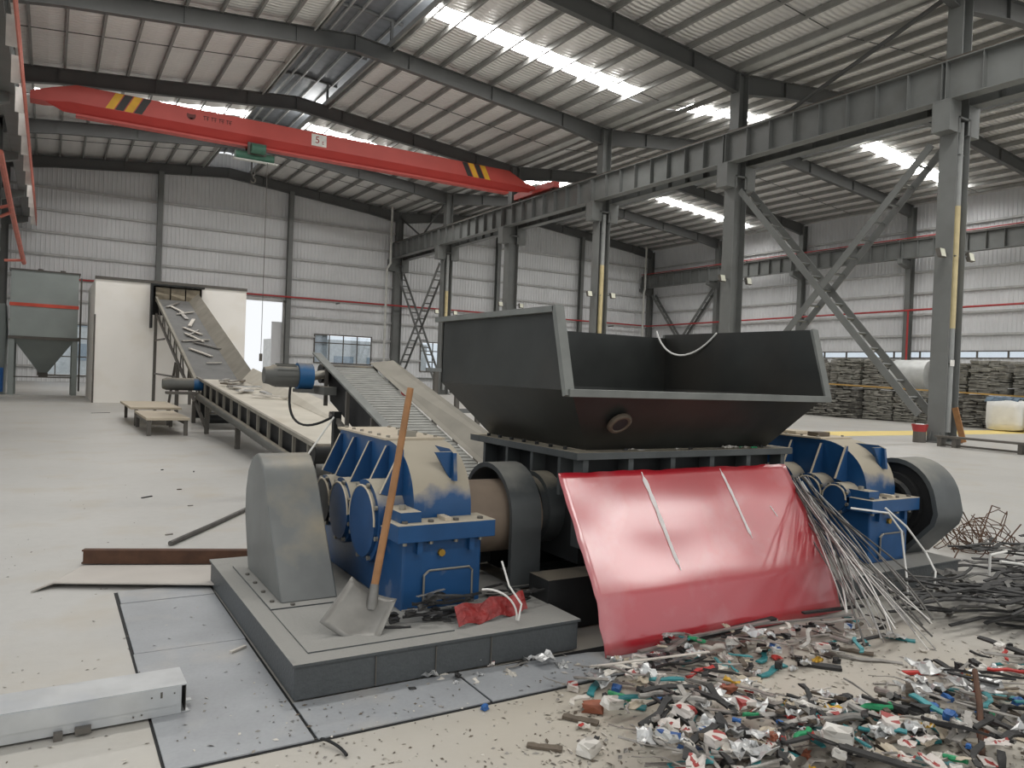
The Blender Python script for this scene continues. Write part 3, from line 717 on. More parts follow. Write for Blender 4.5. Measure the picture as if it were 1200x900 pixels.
# ------------------------------------------------------------------ gearboxes
def gearbox(dx, dy, covers, label, lug=False):
    x0, x1 = 1.62 + dx, 2.09 + dx; y0 = 3.73 + dy; yb = 5.2 + dy
    t = thing('gearbox', label, 'gearbox', ((x0+x1)/2, 4.4+dy, BT))
    low = [(y0, BT), (y0, .555), (yb, .555), (yb, .35), (yb-.15, BT)]
    MB().prism(low, 'x', x0, x1).build('lower_case', 'blue_paint', t, bevel=.012)
    MB().box((x0-.05, y0-.05, .555), (x1+.05, yb+.05, .60)).build('split_flange', 'blue_paint', t, bevel=.004)
    MB().box((x0-.055, y0-.055, .55), (x1+.055, y0+.16, .645)).build('front_flange', 'blue_paint', t, bevel=.004)
    for k in range(4):
        x = x0+.0+.15*k; MB().cyl((x, y0-.01, .645), (x, y0-.01, .657), .017, 8).build('bolt', 'trim_dark', t)
        MB().cyl((x, y0-.02, .53), (x, y0-.02, .555), .012, 8).build('bolt', 'bolt_steel', t)
    for x in (x0+.07, x1-.09): MB().box((x, y0-.03, .48), (x+.03, y0, .555)).build('flange_rib', 'blue_paint', t)
    MB().cyl((x0+.22, y0-.02, .475), (x0+.22, y0+.0, .475), .02, 8).build('oil_plug', 'brass', t)
    # inspection plate with raised edge
    pl = [(x0+.12, .2), (x0+.12, .36), (x0+.15, .385), (x1-.08, .385), (x1-.06, .365), (x1-.06, .2)]
    ip = MB().prism(pl, 'y', y0-.012, y0).build('inspection_plate', 'blue_paint', t)
    MB().tube([(a, y0-.014, b) for a, b in pl], .006, 6).build('plate_edge', 'bolt_steel', ip)
    # cap: quarter-round nose, flat top
    cx_0, cx_1 = x0 + .1, x1 - .02; yf = y0 + .1; zt = 1.035; rr = .4
    nose = [(yf + .42*(1-math.cos(a)), .645 + (zt-.645)*math.sin(a)**.85) for a in [i*math.pi/2/14 for i in range(15)]]
    prof = [(yf, .6)] + nose + [(yb-.12, zt), (yb, zt-.12), (yb, .6)]
    MB().prism(prof, 'x', cx_0, cx_1).build('upper_case', 'blue_paint', t, True)
    MB().box((cx_0-.02, yf+.4, zt), (cx_1+.02, yb-.1, zt+.012)).build('cover_plate', 'bench_top', t)
    for k in range(6):
        for x in (cx_0+.02, cx_1-.02):
            y = yf+.46+.15*k; MB().cyl((x, y, zt+.012), (x, y, zt+.024), .012, 6).build('bolt', 'bolt_steel', t)
    MB().box((cx_0+.14, yf+.5, zt+.012), (cx_0+.22, yf+.6, zt+.045)).build('breather', 'bolt_steel', t)
    # lifting web on the nose
    xw = cx_0 + .24; lz = zt - .03
    lw = MB().prism([(yf+.01, .84), (yf+.03, lz-.01), (yf+.08, lz+.01), (yf+.3, lz+.01), (yf+.3, .84)], 'x', xw, xw+.022); lw.build('lifting_lug', 'blue_paint', t)
    MB().prism([(xw-.1, lz-.005), (xw, lz-.005), (xw, .84)], 'y', yf+.05, yf+.07).build('lug_web', 'blue_paint', t)
    # slanting ribs on the cover side
    for y in (4.0, 4.22, 4.5, 4.78, 5.05):
        y += dy
        MB().prism([(x0-.03, .76), (cx_0, .72), (cx_0, zt-.03), (cx_0-.015, zt-.03)], 'y', y, y+.016).build('rib', 'blue_cover', t)
        MB().beam((x0-.031, y+.008, .76), (cx_0-.016, y+.008, zt-.03), .016, .004, (-1, 0, .3)).build('rib_edge', 'bench_top', t)
    MB().box((x0-.02, y0+.0, .60), (cx_0, y0+.27, .70)).build('corner_boss', 'blue_paint', t)
    MB().cyl((x0+.03, y0+.1, .70), (x0+.03, y0+.1, .725), .02, 8).build('bolt', 'bolt_steel', t)
    # bearing bosses and round covers
    for (yc, zc, r, m_) in covers:
        c = MB().cyl((x0-.055, yc+dy, zc), (cx_0, yc+dy, zc), r, 32); bo = c.build('bearing_boss', 'blue_cover', t, True)
        MB().cyl((x0-.075, yc+dy, zc), (x0-.055, yc+dy, zc), r*.86, 32).build('bearing_cover', m_, bo, True)
        MB().tube([(x0-.074, yc+dy+r*.86*math.cos(q*math.pi/16), zc+r*.86*math.sin(q*math.pi/16)) for q in range(0, 17)], .006, 6).build('cover_edge', 'bench_top', bo, True)
        for k in range(8):
            a = k*math.pi/4 + .3; MB().cyl((x0-.072, yc+dy+r*.93*math.cos(a), zc+r*.93*math.sin(a)), (x0-.05, yc+dy+r*.93*math.cos(a), zc+r*.93*math.sin(a)), .014, 6).build('bolt', 'bolt_steel', bo)
    MB().box((cx_0+.13, y0-.02, .645), (cx_0+.17, y0+.08, .665)).build('nameplate_tab', 'bench_top', t)
    return t
gearbox(0, 0, [(4.17, .585, .235, 'blue_cover'), (4.58, .575, .2, 'blue_cover'), (4.9, .585, .165, 'black_steel')], 'dusty blue gearbox beside the shovel and tall grey belt guard')
gearbox(3.5, -.33, [(3.98, .62, .115, 'blue_cover'), (4.22, .63, .145, 'blue_cover'), (4.53, .645, .185, 'blue_cover'), (4.9, .64, .2, 'blue_cover')], 'dusty blue gearbox beyond the leaning red sheet')
# white rag and scrap on the second gearbox
gx, gy, gz = 5.32, 4.1, 1.052
o = MB().box((gx-.05, gy-.12, gz-.003), (gx+.1, gy-.02, gz+.03)).build('wood_block', 'scrap_brown', bevel=.003); tag(o, 'brown wooden block lying on the second gearbox', 'block')
o = MB().box((gx-.04, gy+.1, gz-.003), (gx+.14, gy+.32, gz+.022)).build('wood_block', 'bench_top', bevel=.003); tag(o, 'pale board lying on the second gearbox', 'block')
o = MB().box((gx-.1, 4.62, gz-.02), (gx+.14, 4.82, gz+.08)).build('cardboard_tray', 'scrap_brown', bevel=.004); tag(o, 'dull grey tray of offcuts on the back of the second gearbox', 'tray')

# belt guard beside the first gearbox
t = thing('belt_guard', 'tall dusty grey belt guard with a rounded top on the plinth corner', 'guard', (1.25, 4.55, BT))
prof = [(4.1, BT+.01), (4.36, .53), (4.5, .73), (4.58, .83)] + [(4.68, .9), (4.76, .915), (4.88, .88), (4.98, .79), (5.03, .66), (5.03, .5), (4.9, BT+.01)]
MB().prism(prof, 'x', 1.09, 1.4).build('shell', 'guard_paint', t, True, bevel=.008)
MB().box((1.02, 4.03, BT), (1.47, 5.0, BT+.01)).build('foot_flange', 'base_paint', t)
for k in range(4): MB().cyl((1.055, 4.15+.2*k, BT+.01), (1.055, 4.15+.2*k, BT+.02), .012, 6).build('bolt', 'trim_dark', t)
MB().cyl((1.14, 4.055, BT+.01), (1.14, 4.055, BT+.02), .012, 6).build('bolt', 'trim_dark', t)

# coupling and its arched guard
t = thing('shaft_coupling', 'brown round shaft coupling between gearbox and arched guard', 'coupling', (2.25, 4.2, .35))
MB().cyl((2.14, 4.2, .56), (2.66, 4.2, .56), .225, 32).build('drum', 'coupling_rust', t, True)
MB().cyl((2.09, 4.2, .56), (2.14, 4.2, .56), .12, 24).build('hub', 'black_steel', t, True)
t = thing('coupling_guard', 'dark grey arched guard over the brown shaft coupling', 'guard', (2.5, 4.25, BT))
outer = [(3.9, BT)] + [(3.9, .5)] + arc(4.22, .57, .32, 180, 0, 16) + [(4.54, .5), (4.54, BT)]
inner = [(4.51, BT), (4.51, .5)] + arc(4.22, .57, .29, 0, 180, 16) + [(3.93, .5), (3.93, BT)]
n = len(outer); m = MB()
ring = outer + inner
for xa, xb in ((2.39, 2.6),):
    vs = [(xa, *p) for p in outer] + [(xa, *p) for p in inner[::-1]] + [(xb, *p) for p in outer] + [(xb, *p) for p in inner[::-1]]
    fs = []
    for i in range(n-1):
        fs += [(i, i+1, n+i+1, n+i), (2*n+i, 3*n+i, 3*n+i+1, 2*n+i+1), (i, 2*n+i, 2*n+i+1, i+1), (n+i, n+i+1, 3*n+i+1, 3*n+i)]
    fs += [(0, n, 3*n, 2*n), (n-1, 2*n+n-1, 3*n+n-1, n+n-1)]
    m.add(vs, fs)
m.build('arch', 'guard_dark', t, True)
MB().prism(outer[1:-1], 'x', 2.585, 2.6).build('end_plate', 'guard_dark', t) if False else None
MB().box((2.37, 3.88, BT), (2.6, 3.9, BT+.012)).build('foot', 'guard_dark', t)

# belt guard at the second gearbox
t = thing('belt_guard', 'dark teardrop belt guard beside the second gearbox', 'guard', (5.9, 3.7, BT))
op = [(3.5, BT+.005), (3.27, .43), (3.245, .52)] + arc(3.6, .575, .335, 168, 20, 14) + [(3.97, .5), (4.02, BT+.005)]
ip_ = [((y-3.62)*.9+3.62, (z-.56)*.9+.56) for y, z in op]
n = len(op); m = MB(); xa, xb = 5.72, 6.06
vs = [(xa, *p) for p in op] + [(xa, *p) for p in ip_] + [(xb, *p) for p in op]
fs = []
for i in range(n):
    j = (i+1) % n; fs += [(i, j, n+j, n+i), (i, 2*n+i, 2*n+j, j)]
fs.append(tuple(range(2*n, 3*n)))
m.add(vs, fs); m.build('shell', 'guard_dark', t, True)
MB().prism(ip_, 'x', xa+.03, xa+.04).build('inner_panel', 'black_rubber', t)
pu = MB().tube([(xa-.02, 3.62, .56), (xa+.1, 3.62, .56)], .24, 28); pu.build('pulley', 'black_rubber', t, True)
MB().tube([(xa-.03, 3.62+.17*math.cos(k*math.pi/12), .56+.17*math.sin(k*math.pi/12)) for k in range(25)], .03, 6, cap=False).build('pulley_rim', 'black_steel', t, True)
MB().cyl((5.55, 3.62, .56), (xa, 3.62, .56), .05, 14).build('shaft', 'black_steel', t, True)
# ================================================================== conveyors (all run away along the hall)
def lerp(a, b, t): return a + (b - a) * t
# -- slat conveyor from under the shredder
t = thing('slat_conveyor', 'grey inclined slat conveyor climbing from the shredder, blue motor at its head', 'conveyor', (3.1, 7, 0))
ya, za, yb, zb = 5.1, .36, 8.75, 1.475
def sl(y, ya=ya, za=za, yb=yb, zb=zb): return za + (y - ya) * (zb - za) / (yb - ya)
x0, x1 = 2.8, 3.3
m = MB(); L_ = math.hypot(yb - ya, zb - za); n = 52
for i in range(n):
    a = ya + (yb-ya)*i/n; b = ya + (yb-ya)*(i+.82)/n
    m.beam((x0, (a+b)/2, sl((a+b)/2)), (x1, (a+b)/2, sl((a+b)/2)), (b-a)*1.03, .012, (0, -(zb-za)/L_, (yb-ya)/L_))
m.build('slat_belt', 'slat_steel', t)['kind'] = 'stuff'
MB().beam(((x0+x1)/2, ya, za-.02), ((x0+x1)/2, yb, zb-.02), x1-x0, .012).build('belt_bed', 'black_rubber', t)
# near side cheek and top strip
m = MB()
m.add([(x0-.1, ya+.5, sl(ya+.5)-.02), (x0-.1, yb+.25, sl(yb+.25)-.02), (x0-.1, yb+.25, sl(yb+.25)+.07), (x0-.1, ya+.5, sl(ya+.5)+.07)], [(0, 1, 2, 3)])
MB().beam((x0-.06, ya+.3, sl(ya+.3)+.03), (x0-.06, yb+.35, sl(yb+.35)+.03), .1, .02).build('side_strip', 'hopper_edge', t)
MB().beam((x0-.1, ya+.3, sl(ya+.3)-.42), (x0-.1, yb-.4, sl(yb-.4)-.42), .05, .06).build('lower_rail', 'trim_dark', t)
MB().prism([(ya+.3, sl(ya+.3)-.38), (yb-.1, sl(yb-.1)-.38), (yb+.1, sl(yb+.1)), (ya+.3, sl(ya+.3))], 'x', x0-.02, x0-.012).build('side_panel', 'black_rubber', t)
for k in range(4):
    y = 6.3 + .75*k; MB().box((x0-.12, y, sl(y)-.4), (x0-.08, y+.03, sl(y)+.02)).build('upright', 'trim_dark', t)
# far flared skirt
m = MB(); p = [(x1, ya, za+.02), (x1, yb+.05, zb+.05), (x1+.24, yb-.1, zb+.09), (x1+.24, ya, za+.22)]
m.add([V(q) for q in p] + [V(q)+V((.012, 0, -.012)) for q in p], [(0, 1, 2, 3), (7, 6, 5, 4), (0, 4, 5, 1), (1, 5, 6, 2), (2, 6, 7, 3), (3, 7, 4, 0)]); m.build('skirt', 'skirt_dusty', t)
MB().cyl((x0-.12, yb, zb-.1), (x1+.05, yb, zb-.1), .11, 18).build('head_drum', 'black_steel', t, True)
MB().box((x0-.22, yb-.5, zb-.33), (x0-.08, yb+.15, zb-.24)).build('motor_bracket', 'motor_grey', t)
for xx in (x0-.12, x1+.1):
    MB().box((xx-.04, 8.05, 0), (xx+.04, 8.13, sl(8.1)-.3)).build('leg', 'black_steel', t)
    MB().box((xx-.06, 8.0, 0), (xx+.06, 8.18, .012)).build('foot', 'black_steel', t)
MB().box((x0-.08, 8.07, .55), (x1+.06, 8.11, .6)).build('cross_tie', 'black_steel', t)
MB().beam((x0-.12, 8.1, .9), (x0-.12, 6.7, .3), .04, .05).build('stay', 'trim_dark', t)
mo = MB().tube([(2.52, 8.55, 1.34), (2.36, 8.55, 1.34)], .15, 20).build('gear_unit', 'motor_blue', t, True)
MB().box((2.36, 8.42, 1.16), (2.52, 8.7, 1.2)).build('gear_foot', 'motor_grey', mo)
mt = MB().tube([(2.36, 8.55, 1.34), (2.1, 8.55, 1.34), (2.06, 8.55, 1.34), (2.0, 8.55, 1.34)], [.12, .12, .1, .09], 20).build('motor', 'motor_grey', t, True)
for k in range(12):
    a = k*math.pi/6; MB().box((2.12, 8.55+.115*math.cos(a)-.004, 1.34+.115*math.sin(a)-.004), (2.34, 8.55+.13*math.cos(a)+.004, 1.34+.13*math.sin(a)+.004)).build('fin', 'motor_grey', mt)
MB().cyl((2.52, 8.55, 1.34), (2.68, 8.6, 1.37), .05, 12).build('drive_shaft', 'bolt_steel', t, True)
o = MB().tube(bez((2.28, 8.5, 1.22), (2.2, 8.4, .75), (2.4, 8.2, .75), (2.64, 8.1, .92), 14), .014, 6).build('motor_cable', 'black_rubber'); tag(o, 'black power cable hanging from the blue conveyor motor', 'cable')
o = MB().tube([(2.63, 8.03, .92), (2.3, 8.0, .45), (2.15, 7.95, .02)], .01, 6).build('ground_strap', 'wire_white'); tag(o, 'pale thin cord slanting down beside the slat conveyor leg', 'cable')

# -- flat belt conveyor
t = thing('belt_conveyor', 'long low belt conveyor with dusty cream belt and dark side frame', 'conveyor', (3.2, 14, 0))
ya, za, yb, zb = 9.2, .52, 17.5, 1.10
def s2(y, ya=ya, za=za, yb=yb, zb=zb): return za + (y-ya)*(zb-za)/(yb-ya)
x0, x1 = 2.8, 3.6
MB().beam(((x0+x1)/2+.02, ya, za-.015), ((x0+x1)/2+.02, yb, zb-.015), x1-x0+.1, .02).build('belt', 'belt_dusty', t)
p = [(x1+.03, ya+1.2, s2(ya+1.2)), (x1+.03, yb, zb), (x1+.32, yb+.3, zb+.27), (x1+.32, ya+2.0, s2(ya+2.0)+.12)]
MB().add([V(q) for q in p] + [V(q)+V((.012, 0, -.012)) for q in p], [(0, 1, 2, 3), (7, 6, 5, 4), (0, 4, 5, 1), (1, 5, 6, 2), (2, 6, 7, 3), (3, 7, 4, 0)]).build('skirt', 'belt_dusty', t)
MB().beam((x0-.05, ya-.1, s2(ya-.1)), (x0-.05, yb+.2, s2(yb+.2)), .05, .05).build('top_rail', 'skirt_dusty', t)
MB().tube([(x0-.09, ya-.2, s2(ya)-.33), (x0-.09, yb+.1, s2(yb)-.33)], .055, 10).build('lower_tube', 'motor_grey', t, True)
MB().beam((x0-.06, ya-.2, s2(ya)-.42), (x0-.06, yb+.1, s2(yb)-.42), .05, .04).build('lower_rail', 'motor_grey', t)
MB().prism([(ya, s2(ya)-.4), (yb, s2(yb)-.4), (yb, s2(yb)-.03), (ya, s2(ya)-.03)], 'x', x0, x0+.01).build('side_panel', 'black_rubber', t)
MB().prism([(ya, s2(ya)-.4), (yb, s2(yb)-.4), (yb, s2(yb)-.03), (ya, s2(ya)-.03)], 'x', x1, x1+.01).build('side_panel', 'black_rubber', t)
for k in range(13):
    y = ya+.1 + (yb-ya-.2)*k/12; MB().box((x0-.07, y, s2(y)-.35), (x0-.03, y+.04, s2(y))).build('upright', 'skirt_dusty', t)
for y in (10.2, 13.6, 16.6):
    for x in (x0-.02, x1+.05): MB().box((x-.04, y-.04, 0), (x+.04, y+.04, s2(y)-.36)).build('leg', 'trim_dark', t)
MB().cyl((x0-.04, yb, zb-.13), (x1+.04, yb, zb-.13), .12, 18).build('head_drum', 'black_steel', t, True)
MB().cyl((x0-.04, ya, za-.13), (x1+.04, ya, za-.13), .12, 18).build('tail_drum', 'black_steel', t, True)
mt = MB().tube([(2.62, 17.4, .98), (2.1, 17.4, .98), (2.02, 17.4, .98)], [.13, .13, .1], 18).build('motor', 'motor_grey', t, True)
MB().tube([(2.8, 17.4, .98), (2.62, 17.4, .98)], .13, 16).build('gear_unit', 'motor_blue', t, True)
MB().box((2.1, 17.2, .77), (2.7, 17.6, .82)).build('motor_shelf', 'trim_dark', t)

# -- steep belt conveyor into the white room
t = thing('belt_conveyor', 'steep grey belt conveyor climbing into the opening of the white room', 'conveyor', (3.7, 24, 0))
ya, za, yb, zb = 17.75, .36, 28.45, 3.52
def s3(y, ya=ya, za=za, yb=yb, zb=zb): return za + (y-ya)*(zb-za)/(yb-ya)
x0, x1 = 3.05, 4.05
MB().beam(((x0+x1)/2, ya, za), ((x0+x1)/2, yb, zb), x1-x0, .02).build('belt', 'belt_grey', t)
for xx, w_ in ((x0-.02, .1),):
    MB().beam((xx, ya, za+.05), (xx, yb, zb+.05), .07, .1).build('side_rail', 'skirt_dusty', t)
    p = [(x0, ya, za+.02), (x0, yb, zb+.02), (x0-.05, yb, zb+.2), (x0-.05, ya, za+.2)]
p = [(x1, ya+.6, s3(ya+.6)+.01), (x1, yb, zb+.01), (x1+.3, yb, zb+.3), (x1+.3, ya+.6, s3(ya+.6)+.3)]
MB().add([V(q) for q in p] + [V(q)+V((.012, 0, -.012)) for q in p], [(0, 1, 2, 3), (7, 6, 5, 4), (0, 4, 5, 1), (1, 5, 6, 2), (2, 6, 7, 3), (3, 7, 4, 0)]).build('skirt', 'skirt_dusty', t)
MB().beam((x0-.03, ya+.3, s3(ya+.3)-.45), (x0-.03, yb-.3, s3(yb-.3)-.42), .06, .07).build('lower_rail', 'trim_dark', t)
MB().beam((x1+.03, ya+.3, s3(ya+.3)-.45), (x1+.03, yb-.3, s3(yb-.3)-.42), .06, .07).build('lower_rail', 'trim_dark', t)
for k in range(14):
    y = ya+.5+.68*k; q = MB().beam((x0-.03, y, s3(y)-.45), (x0-.03, y+(.34 if k % 2 else -.1), s3(y+(.34 if k % 2 else -.1))), .03, .05); q.build('truss_web', 'trim_dark', t)
for y in (22.6, 28.0):
    for x in (x0-.06, x1+.06): MB().box((x-.045, y-.045, 0), (x+.045, y+.045, s3(y)-.42)).build('leg', 'trim_dark', t)
for x in (x0-.06, x1+.06):
    MB().beam((x, 24.4, 0), (x, 23.0, s3(23.0)-.5), .06, .06).build('leg', 'trim_dark', t)
    MB().box((x-.04, 19.6, 0), (x+.04, 19.7, s3(19.65)-.4)).build('leg', 'trim_dark', t)
    for z in (1.0, 2.1): MB().box((x-.02, 22.6+.045, z), (x+.02, 28.0-.045, z+.05)).build('leg_tie', 'trim_dark', t) if z < 1.2 else MB().box((x-.02, 25.6, z), (x+.02, 28.0-.045, z+.05)).build('leg_tie', 'trim_dark', t)
MB().cyl((x0-.03, ya, za-.12), (x1+.03, ya, za-.12), .11, 16).build('tail_drum', 'black_steel', t, True)
MB().box((x0+.05, 20.2, .08), (x1+.9, 20.25, .62)).build('drip_sheet', 'black_steel', t)
# scrap riding on the belts
def on_belt(i, y, x, zf, L, ang, m, label, group, nm='scrap_strip'):
    a = math.radians(ang); d = V((math.cos(a), math.sin(a), 0)); p = V((x, y, 0)) - d*L/2; q = V((x, y, 0)) + d*L/2
    p.z = zf(p.y)+.05; q.z = zf(q.y)+.05
    tag(MB().beam(p, q, random.uniform(.06, .12), .03).build(nm, m), label, 'scrap', group)
random.seed(5)
for i, (y, x, L, ang) in enumerate([(27.6, 3.45, .9, 60), (27.0, 3.5, .8, 110), (26.6, 3.7, .7, 40), (26.2, 3.6, .8, 95), (25.4, 3.72, .9, 75), (24.4, 3.6, .8, 120), (24.2, 3.6, .8, 60), (23.7, 3.55, .9, 115), (23.4, 3.55, .8, 20), (22.9, 3.8, .9, 140), (22.2, 3.5, .8, 125), (21.3, 3.7, .4, 10)]):
    on_belt(i, y, x, s3, L, ang, 'scrap_white' if i % 3 else 'scrap_grey', 'pale scrap strip riding on the steep conveyor belt', 'scrap on the steep belt')
for i in range(14):
    on_belt(i, random.uniform(13.6, 16.9), random.uniform(3.05, 3.5), s2, random.uniform(.25, .7), random.uniform(0, 180), random.choice(['scrap_white', 'scrap_grey', 'scrap_silver', 'scrap_brown']), 'piece of scrap lying on the cream conveyor belt', 'scrap on the cream belt', 'scrap_piece')

# ================================================================== white room with the belt opening
t = thing('panel_room', 'cream white panel room with a dark roof trim and belt opening', 'room', (3.6, 31, 0))
rx0, rx1, ry0, ry1, rzt = 1.23, 6.0, 28.65, 34.0, 4.08
hx0, hx1, hz0, hz1 = 2.92, 4.5, 3.0, 4.0
w_ = MB(); w_.box((rx0, ry0, 0), (hx0, ry0+.1, rzt)); w_.box((hx1, ry0, 0), (rx1, ry0+.1, rzt)); w_.box((hx0, ry0, 0), (hx1, ry0+.1, hz0)); w_.box((hx0, ry0, hz1), (hx1, ry0+.1, rzt))
w_.build('front_wall', 'white_panel', t); MB().box((rx0, ry0+.1, 0), (rx0+.1, ry1, rzt)).build('side_wall', 'white_panel', t); MB().box((rx1-.1, ry0+.1, 0), (rx1, ry1, rzt)).build('side_wall', 'white_panel', t)
MB().box((rx0+.1, ry1-.1, 0), (rx1-.1, ry1, rzt)).build('back_wall', 'white_panel', t); MB().box((rx0+.02, ry0+.02, rzt), (rx1-.02, ry1-.02, rzt+.05)).build('roof_panel', 'white_panel', t)
MB().box((rx0-.02, ry0-.03, rzt-.02), (rx1+.02, ry0+.02, rzt+.08)).build('roof_trim', 'trim_dark', t)
MB().box((rx0-.02, ry0-.03, 0), (rx0+.03, ry0, 2.9)).build('corner_trim', 'trim_dark', t)
fr = MB(); fr.box((hx0-.06, ry0-.35, 2.55), (hx0, ry0, hz1)); fr.box((hx0-.06, ry0-.2, hz1), (hx1+.06, ry0, hz1+.05)); fr.build('hood', 'black_steel', t)
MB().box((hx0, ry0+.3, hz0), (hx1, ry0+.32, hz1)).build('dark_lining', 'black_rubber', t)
for k in range(3):
    x = hx0+.1+.48*k
    m = MB(); 
    for j in range(4):
        a = .02*math.sin(2*j+k); b = .02*math.sin(2*(j+1)+k)
        z0_, z1_ = hz1-.06-.12*j, hz1-.06-.12*(j+1); y0_, y1_ = ry0-.06-.04*math.sin(j), ry0-.06-.04*math.sin(j+1)
        m.add([(x, y0_+a, z0_), (x+.44, y0_-a, z0_), (x+.44, y1_-b, z1_), (x, y1_+b, z1_)], [(0, 1, 2, 3)])
    o = m.build('curtain_flap', 'curtain_rubber', t); md = o.modifiers.new('thick', 'SOLIDIFY'); md.thickness = .015

# ================================================================== dust collector
t = thing('dust_collector', 'grey boxy dust collector with a red stripe and pyramid hopper on legs', 'dust collector', (-.2, 33, 0))
a, b, y0, y1 = -1.24, .86, 32.5, 34.6
MB().box((a, y0, 2.15), (b, y1, 4.5)).build('bin', 'dust_box', t, bevel=.01)
MB().box((a-.02, y0-.02, 3.22), (b+.02, y0-.001, 3.34)).build('stripe', 'stripe_red', t)
f = MB(); f.box((a-.05, y0-.05, 2.05), (b+.05, y1+.05, 2.15)); f.box((a-.05, y0-.05, 4.5), (b+.05, y1+.05, 4.54)); f.build('frame', 'trim_dark', t)
cx_, cyy = (a+b)/2, (y0+y1)/2
py = MB().add([(a+.1, y0+.1, 2.05), (b-.1, y0+.1, 2.05), (b-.1, y1-.1, 2.05), (a+.1, y1-.1, 2.05), (cx_-.14, cyy-.14, .85), (cx_+.14, cyy-.14, .85), (cx_+.14, cyy+.14, .85), (cx_-.14, cyy+.14, .85)], [(0,1,5,4),(1,2,6,5),(2,3,7,6),(3,0,4,7),(4,5,6,7),(0,3,2,1)])
py.build('cone', 'dust_box', t); MB().box((cx_-.15, cyy-.15, .7), (cx_+.15, cyy+.15, .85)).build('outlet', 'trim_dark', t)
for x in (a+.07, b-.07):
    for y in (y0+.07, y1-.07): MB().box((x-.09, y-.09, 0), (x+.09, y+.09, 2.05)).build('leg', 'dust_box', t)
MB().box((a+.16, y0+.05, .68), (b-.16, y0+.09, .72)).build('leg_tie', 'trim_dark', t)
for x in (-.35, .35): MB().cyl((x, y0+.4, 4.54), (x, y0+.4, 4.62), .09, 12).build('top_valve', 'trim_dark', t)
MB().box((b+.06, y0+.3, .2), (b+.12, y0+.36, 4.4)).build('air_pipe', 'trim_dark', t)
o = MB().box((-2.0, 31.95, 0), (1.15, 32.1, .07)).build('kerb', 'concrete'); tag(o, 'low pale concrete kerb in front of the dust collector', 'kerb')
o = MB().prism([(-2.2, 0), (-2.2, 3.3), (-1.4, 3.3), (-1.35, 2.4), (-1.4, 0)], 'y', 33.2, 35.0).build('fan_housing', 'dust_box', bevel=.03); tag(o, 'grey fan housing beside the dust collector', 'fan')
o = MB().cyl((-1.6, 32.6, .15), (-1.6, 32.6, 1.0), .22, 20).build('blue_drum', 'scrap_blue', None, True); tag(o, 'small blue drum beside the dust collector leg', 'drum')
# scaffold-like red pipe frame by the left edge
t = thing('pipe_frame', 'pinkish slanting pipe frame beside the conductor bars', 'frame', (-1.6, 36, 0))
p0, p1 = gp(24, 310, 0), None
def ony(x, y, Y): r = ray(x, y); return CAM + r*(Y/r.y)
a1, a2, a3 = ony(0, 178, 30), ony(14, 248, 36), ony(28, 308, 44)
MB().tube([a1, a2, a3], .1, 8).build('slant_pipe', 'conductor', t, True)
MB().tube([ony(5, 305, 43), ony(27, 305, 43)], .06, 8).build('cross_pipe', 'conductor', t, True)
MB().tube([ony(0, 243, 36), ony(15, 240, 36)], .06, 8).build('cross_pipe', 'conductor', t, True)
MB().tube([ony(0, 254, 36), ony(15, 248, 36)], .06, 8).build('cross_pipe', 'conductor', t, True)

# step bench on the floor before the white room
t = thing('step_bench', 'low dusty board bench standing on the floor beside the conveyors', 'bench', (2.1, 18.5, 0))
MB().box((1.62, 16.2, .3), (2.4, 18.6, .35)).build('board', 'bench_top', t, bevel=.004)
MB().box((1.55, 18.75, .36), (2.6, 21.6, .41)).build('board', 'bench_top', t, bevel=.004)
for y in (16.22, 18.4, 18.8, 21.4):
    for x in (1.64, 2.3): MB().box((x, y, 0), (x+.07, y+.07, .3 if y < 18.6 else .36)).build('leg', 'trim_dark', t)
for x in (1.64, 2.3): MB().box((x+.01, 16.3, .22), (x+.05, 18.4, .29)).build('rail', 'trim_dark', t)

# ================================================================== right part of the hall
def railstand():
    t = thing('rail_stand', 'low dark steel stand on the floor beside the bucket column', 'stand', (19.5, 10.5, 0))
    p, q = V((20.1, 11.4, 0)), V((20.0, 8.2, 0))
    MB().beam(p + V((0, .1, .26)), q + V((0, 0, .26)), .3, .05).build('top', 'trim_dark', t)
    MB().beam(p + V((0, -.02, .05)), q + V((0, 0, .05)), .05, .05).build('lower_bar', 'trim_dark', t)
    for k in (0, .12, .62, .72, 1):
        c = p.lerp(q, k)
        MB().box((c.x-.12, c.y-.05, 0), (c.x+.12, c.y+.05, .235)).build('leg', 'trim_dark', t)
railstand()
bk = gp(1088, 518); bk.x -= .45
t = thing('fire_bucket', 'red fire bucket on a dark stand at the foot of the steel column', 'bucket', (bk.x, bk.y, 0))
MB().tube([(bk.x, bk.y, .3), (bk.x, bk.y, .5)], [.17, .22], 16).build('pail', 'pipe_red', t, True)
MB().tube([(bk.x, bk.y, 0), (bk.x, bk.y, .3)], .17, 12).build('stand', 'trim_dark', t)
MB().tube([(bk.x, bk.y, .47), (bk.x, bk.y, .52)], [.15, .1], 12).build('sand', 'bag_white', t)
o = MB().beam((21.62, 11.66, .05), (21.62, 11.93, 1.0), .16, .04, (1, 0, 0)).build('wooden_board', 'wood_handle'); tag(o, 'wooden board leaning in the recess at the foot of the steel column', 'board')
o = MB().box((21.3, 11.936, 2.15), (21.5, 11.946, 2.32)).build('paper_notice', 'sign_white'); tag(o, 'small white notice stuck on the steel column', 'notice')
o = MB().box((20.2, 14.4, .0005), (44, 15.9, .004)).build('floor_line', 'paint_yellow'); tag(o, 'wide pale yellow painted lane across the floor by the bales', 'floor marking', kind='structure')

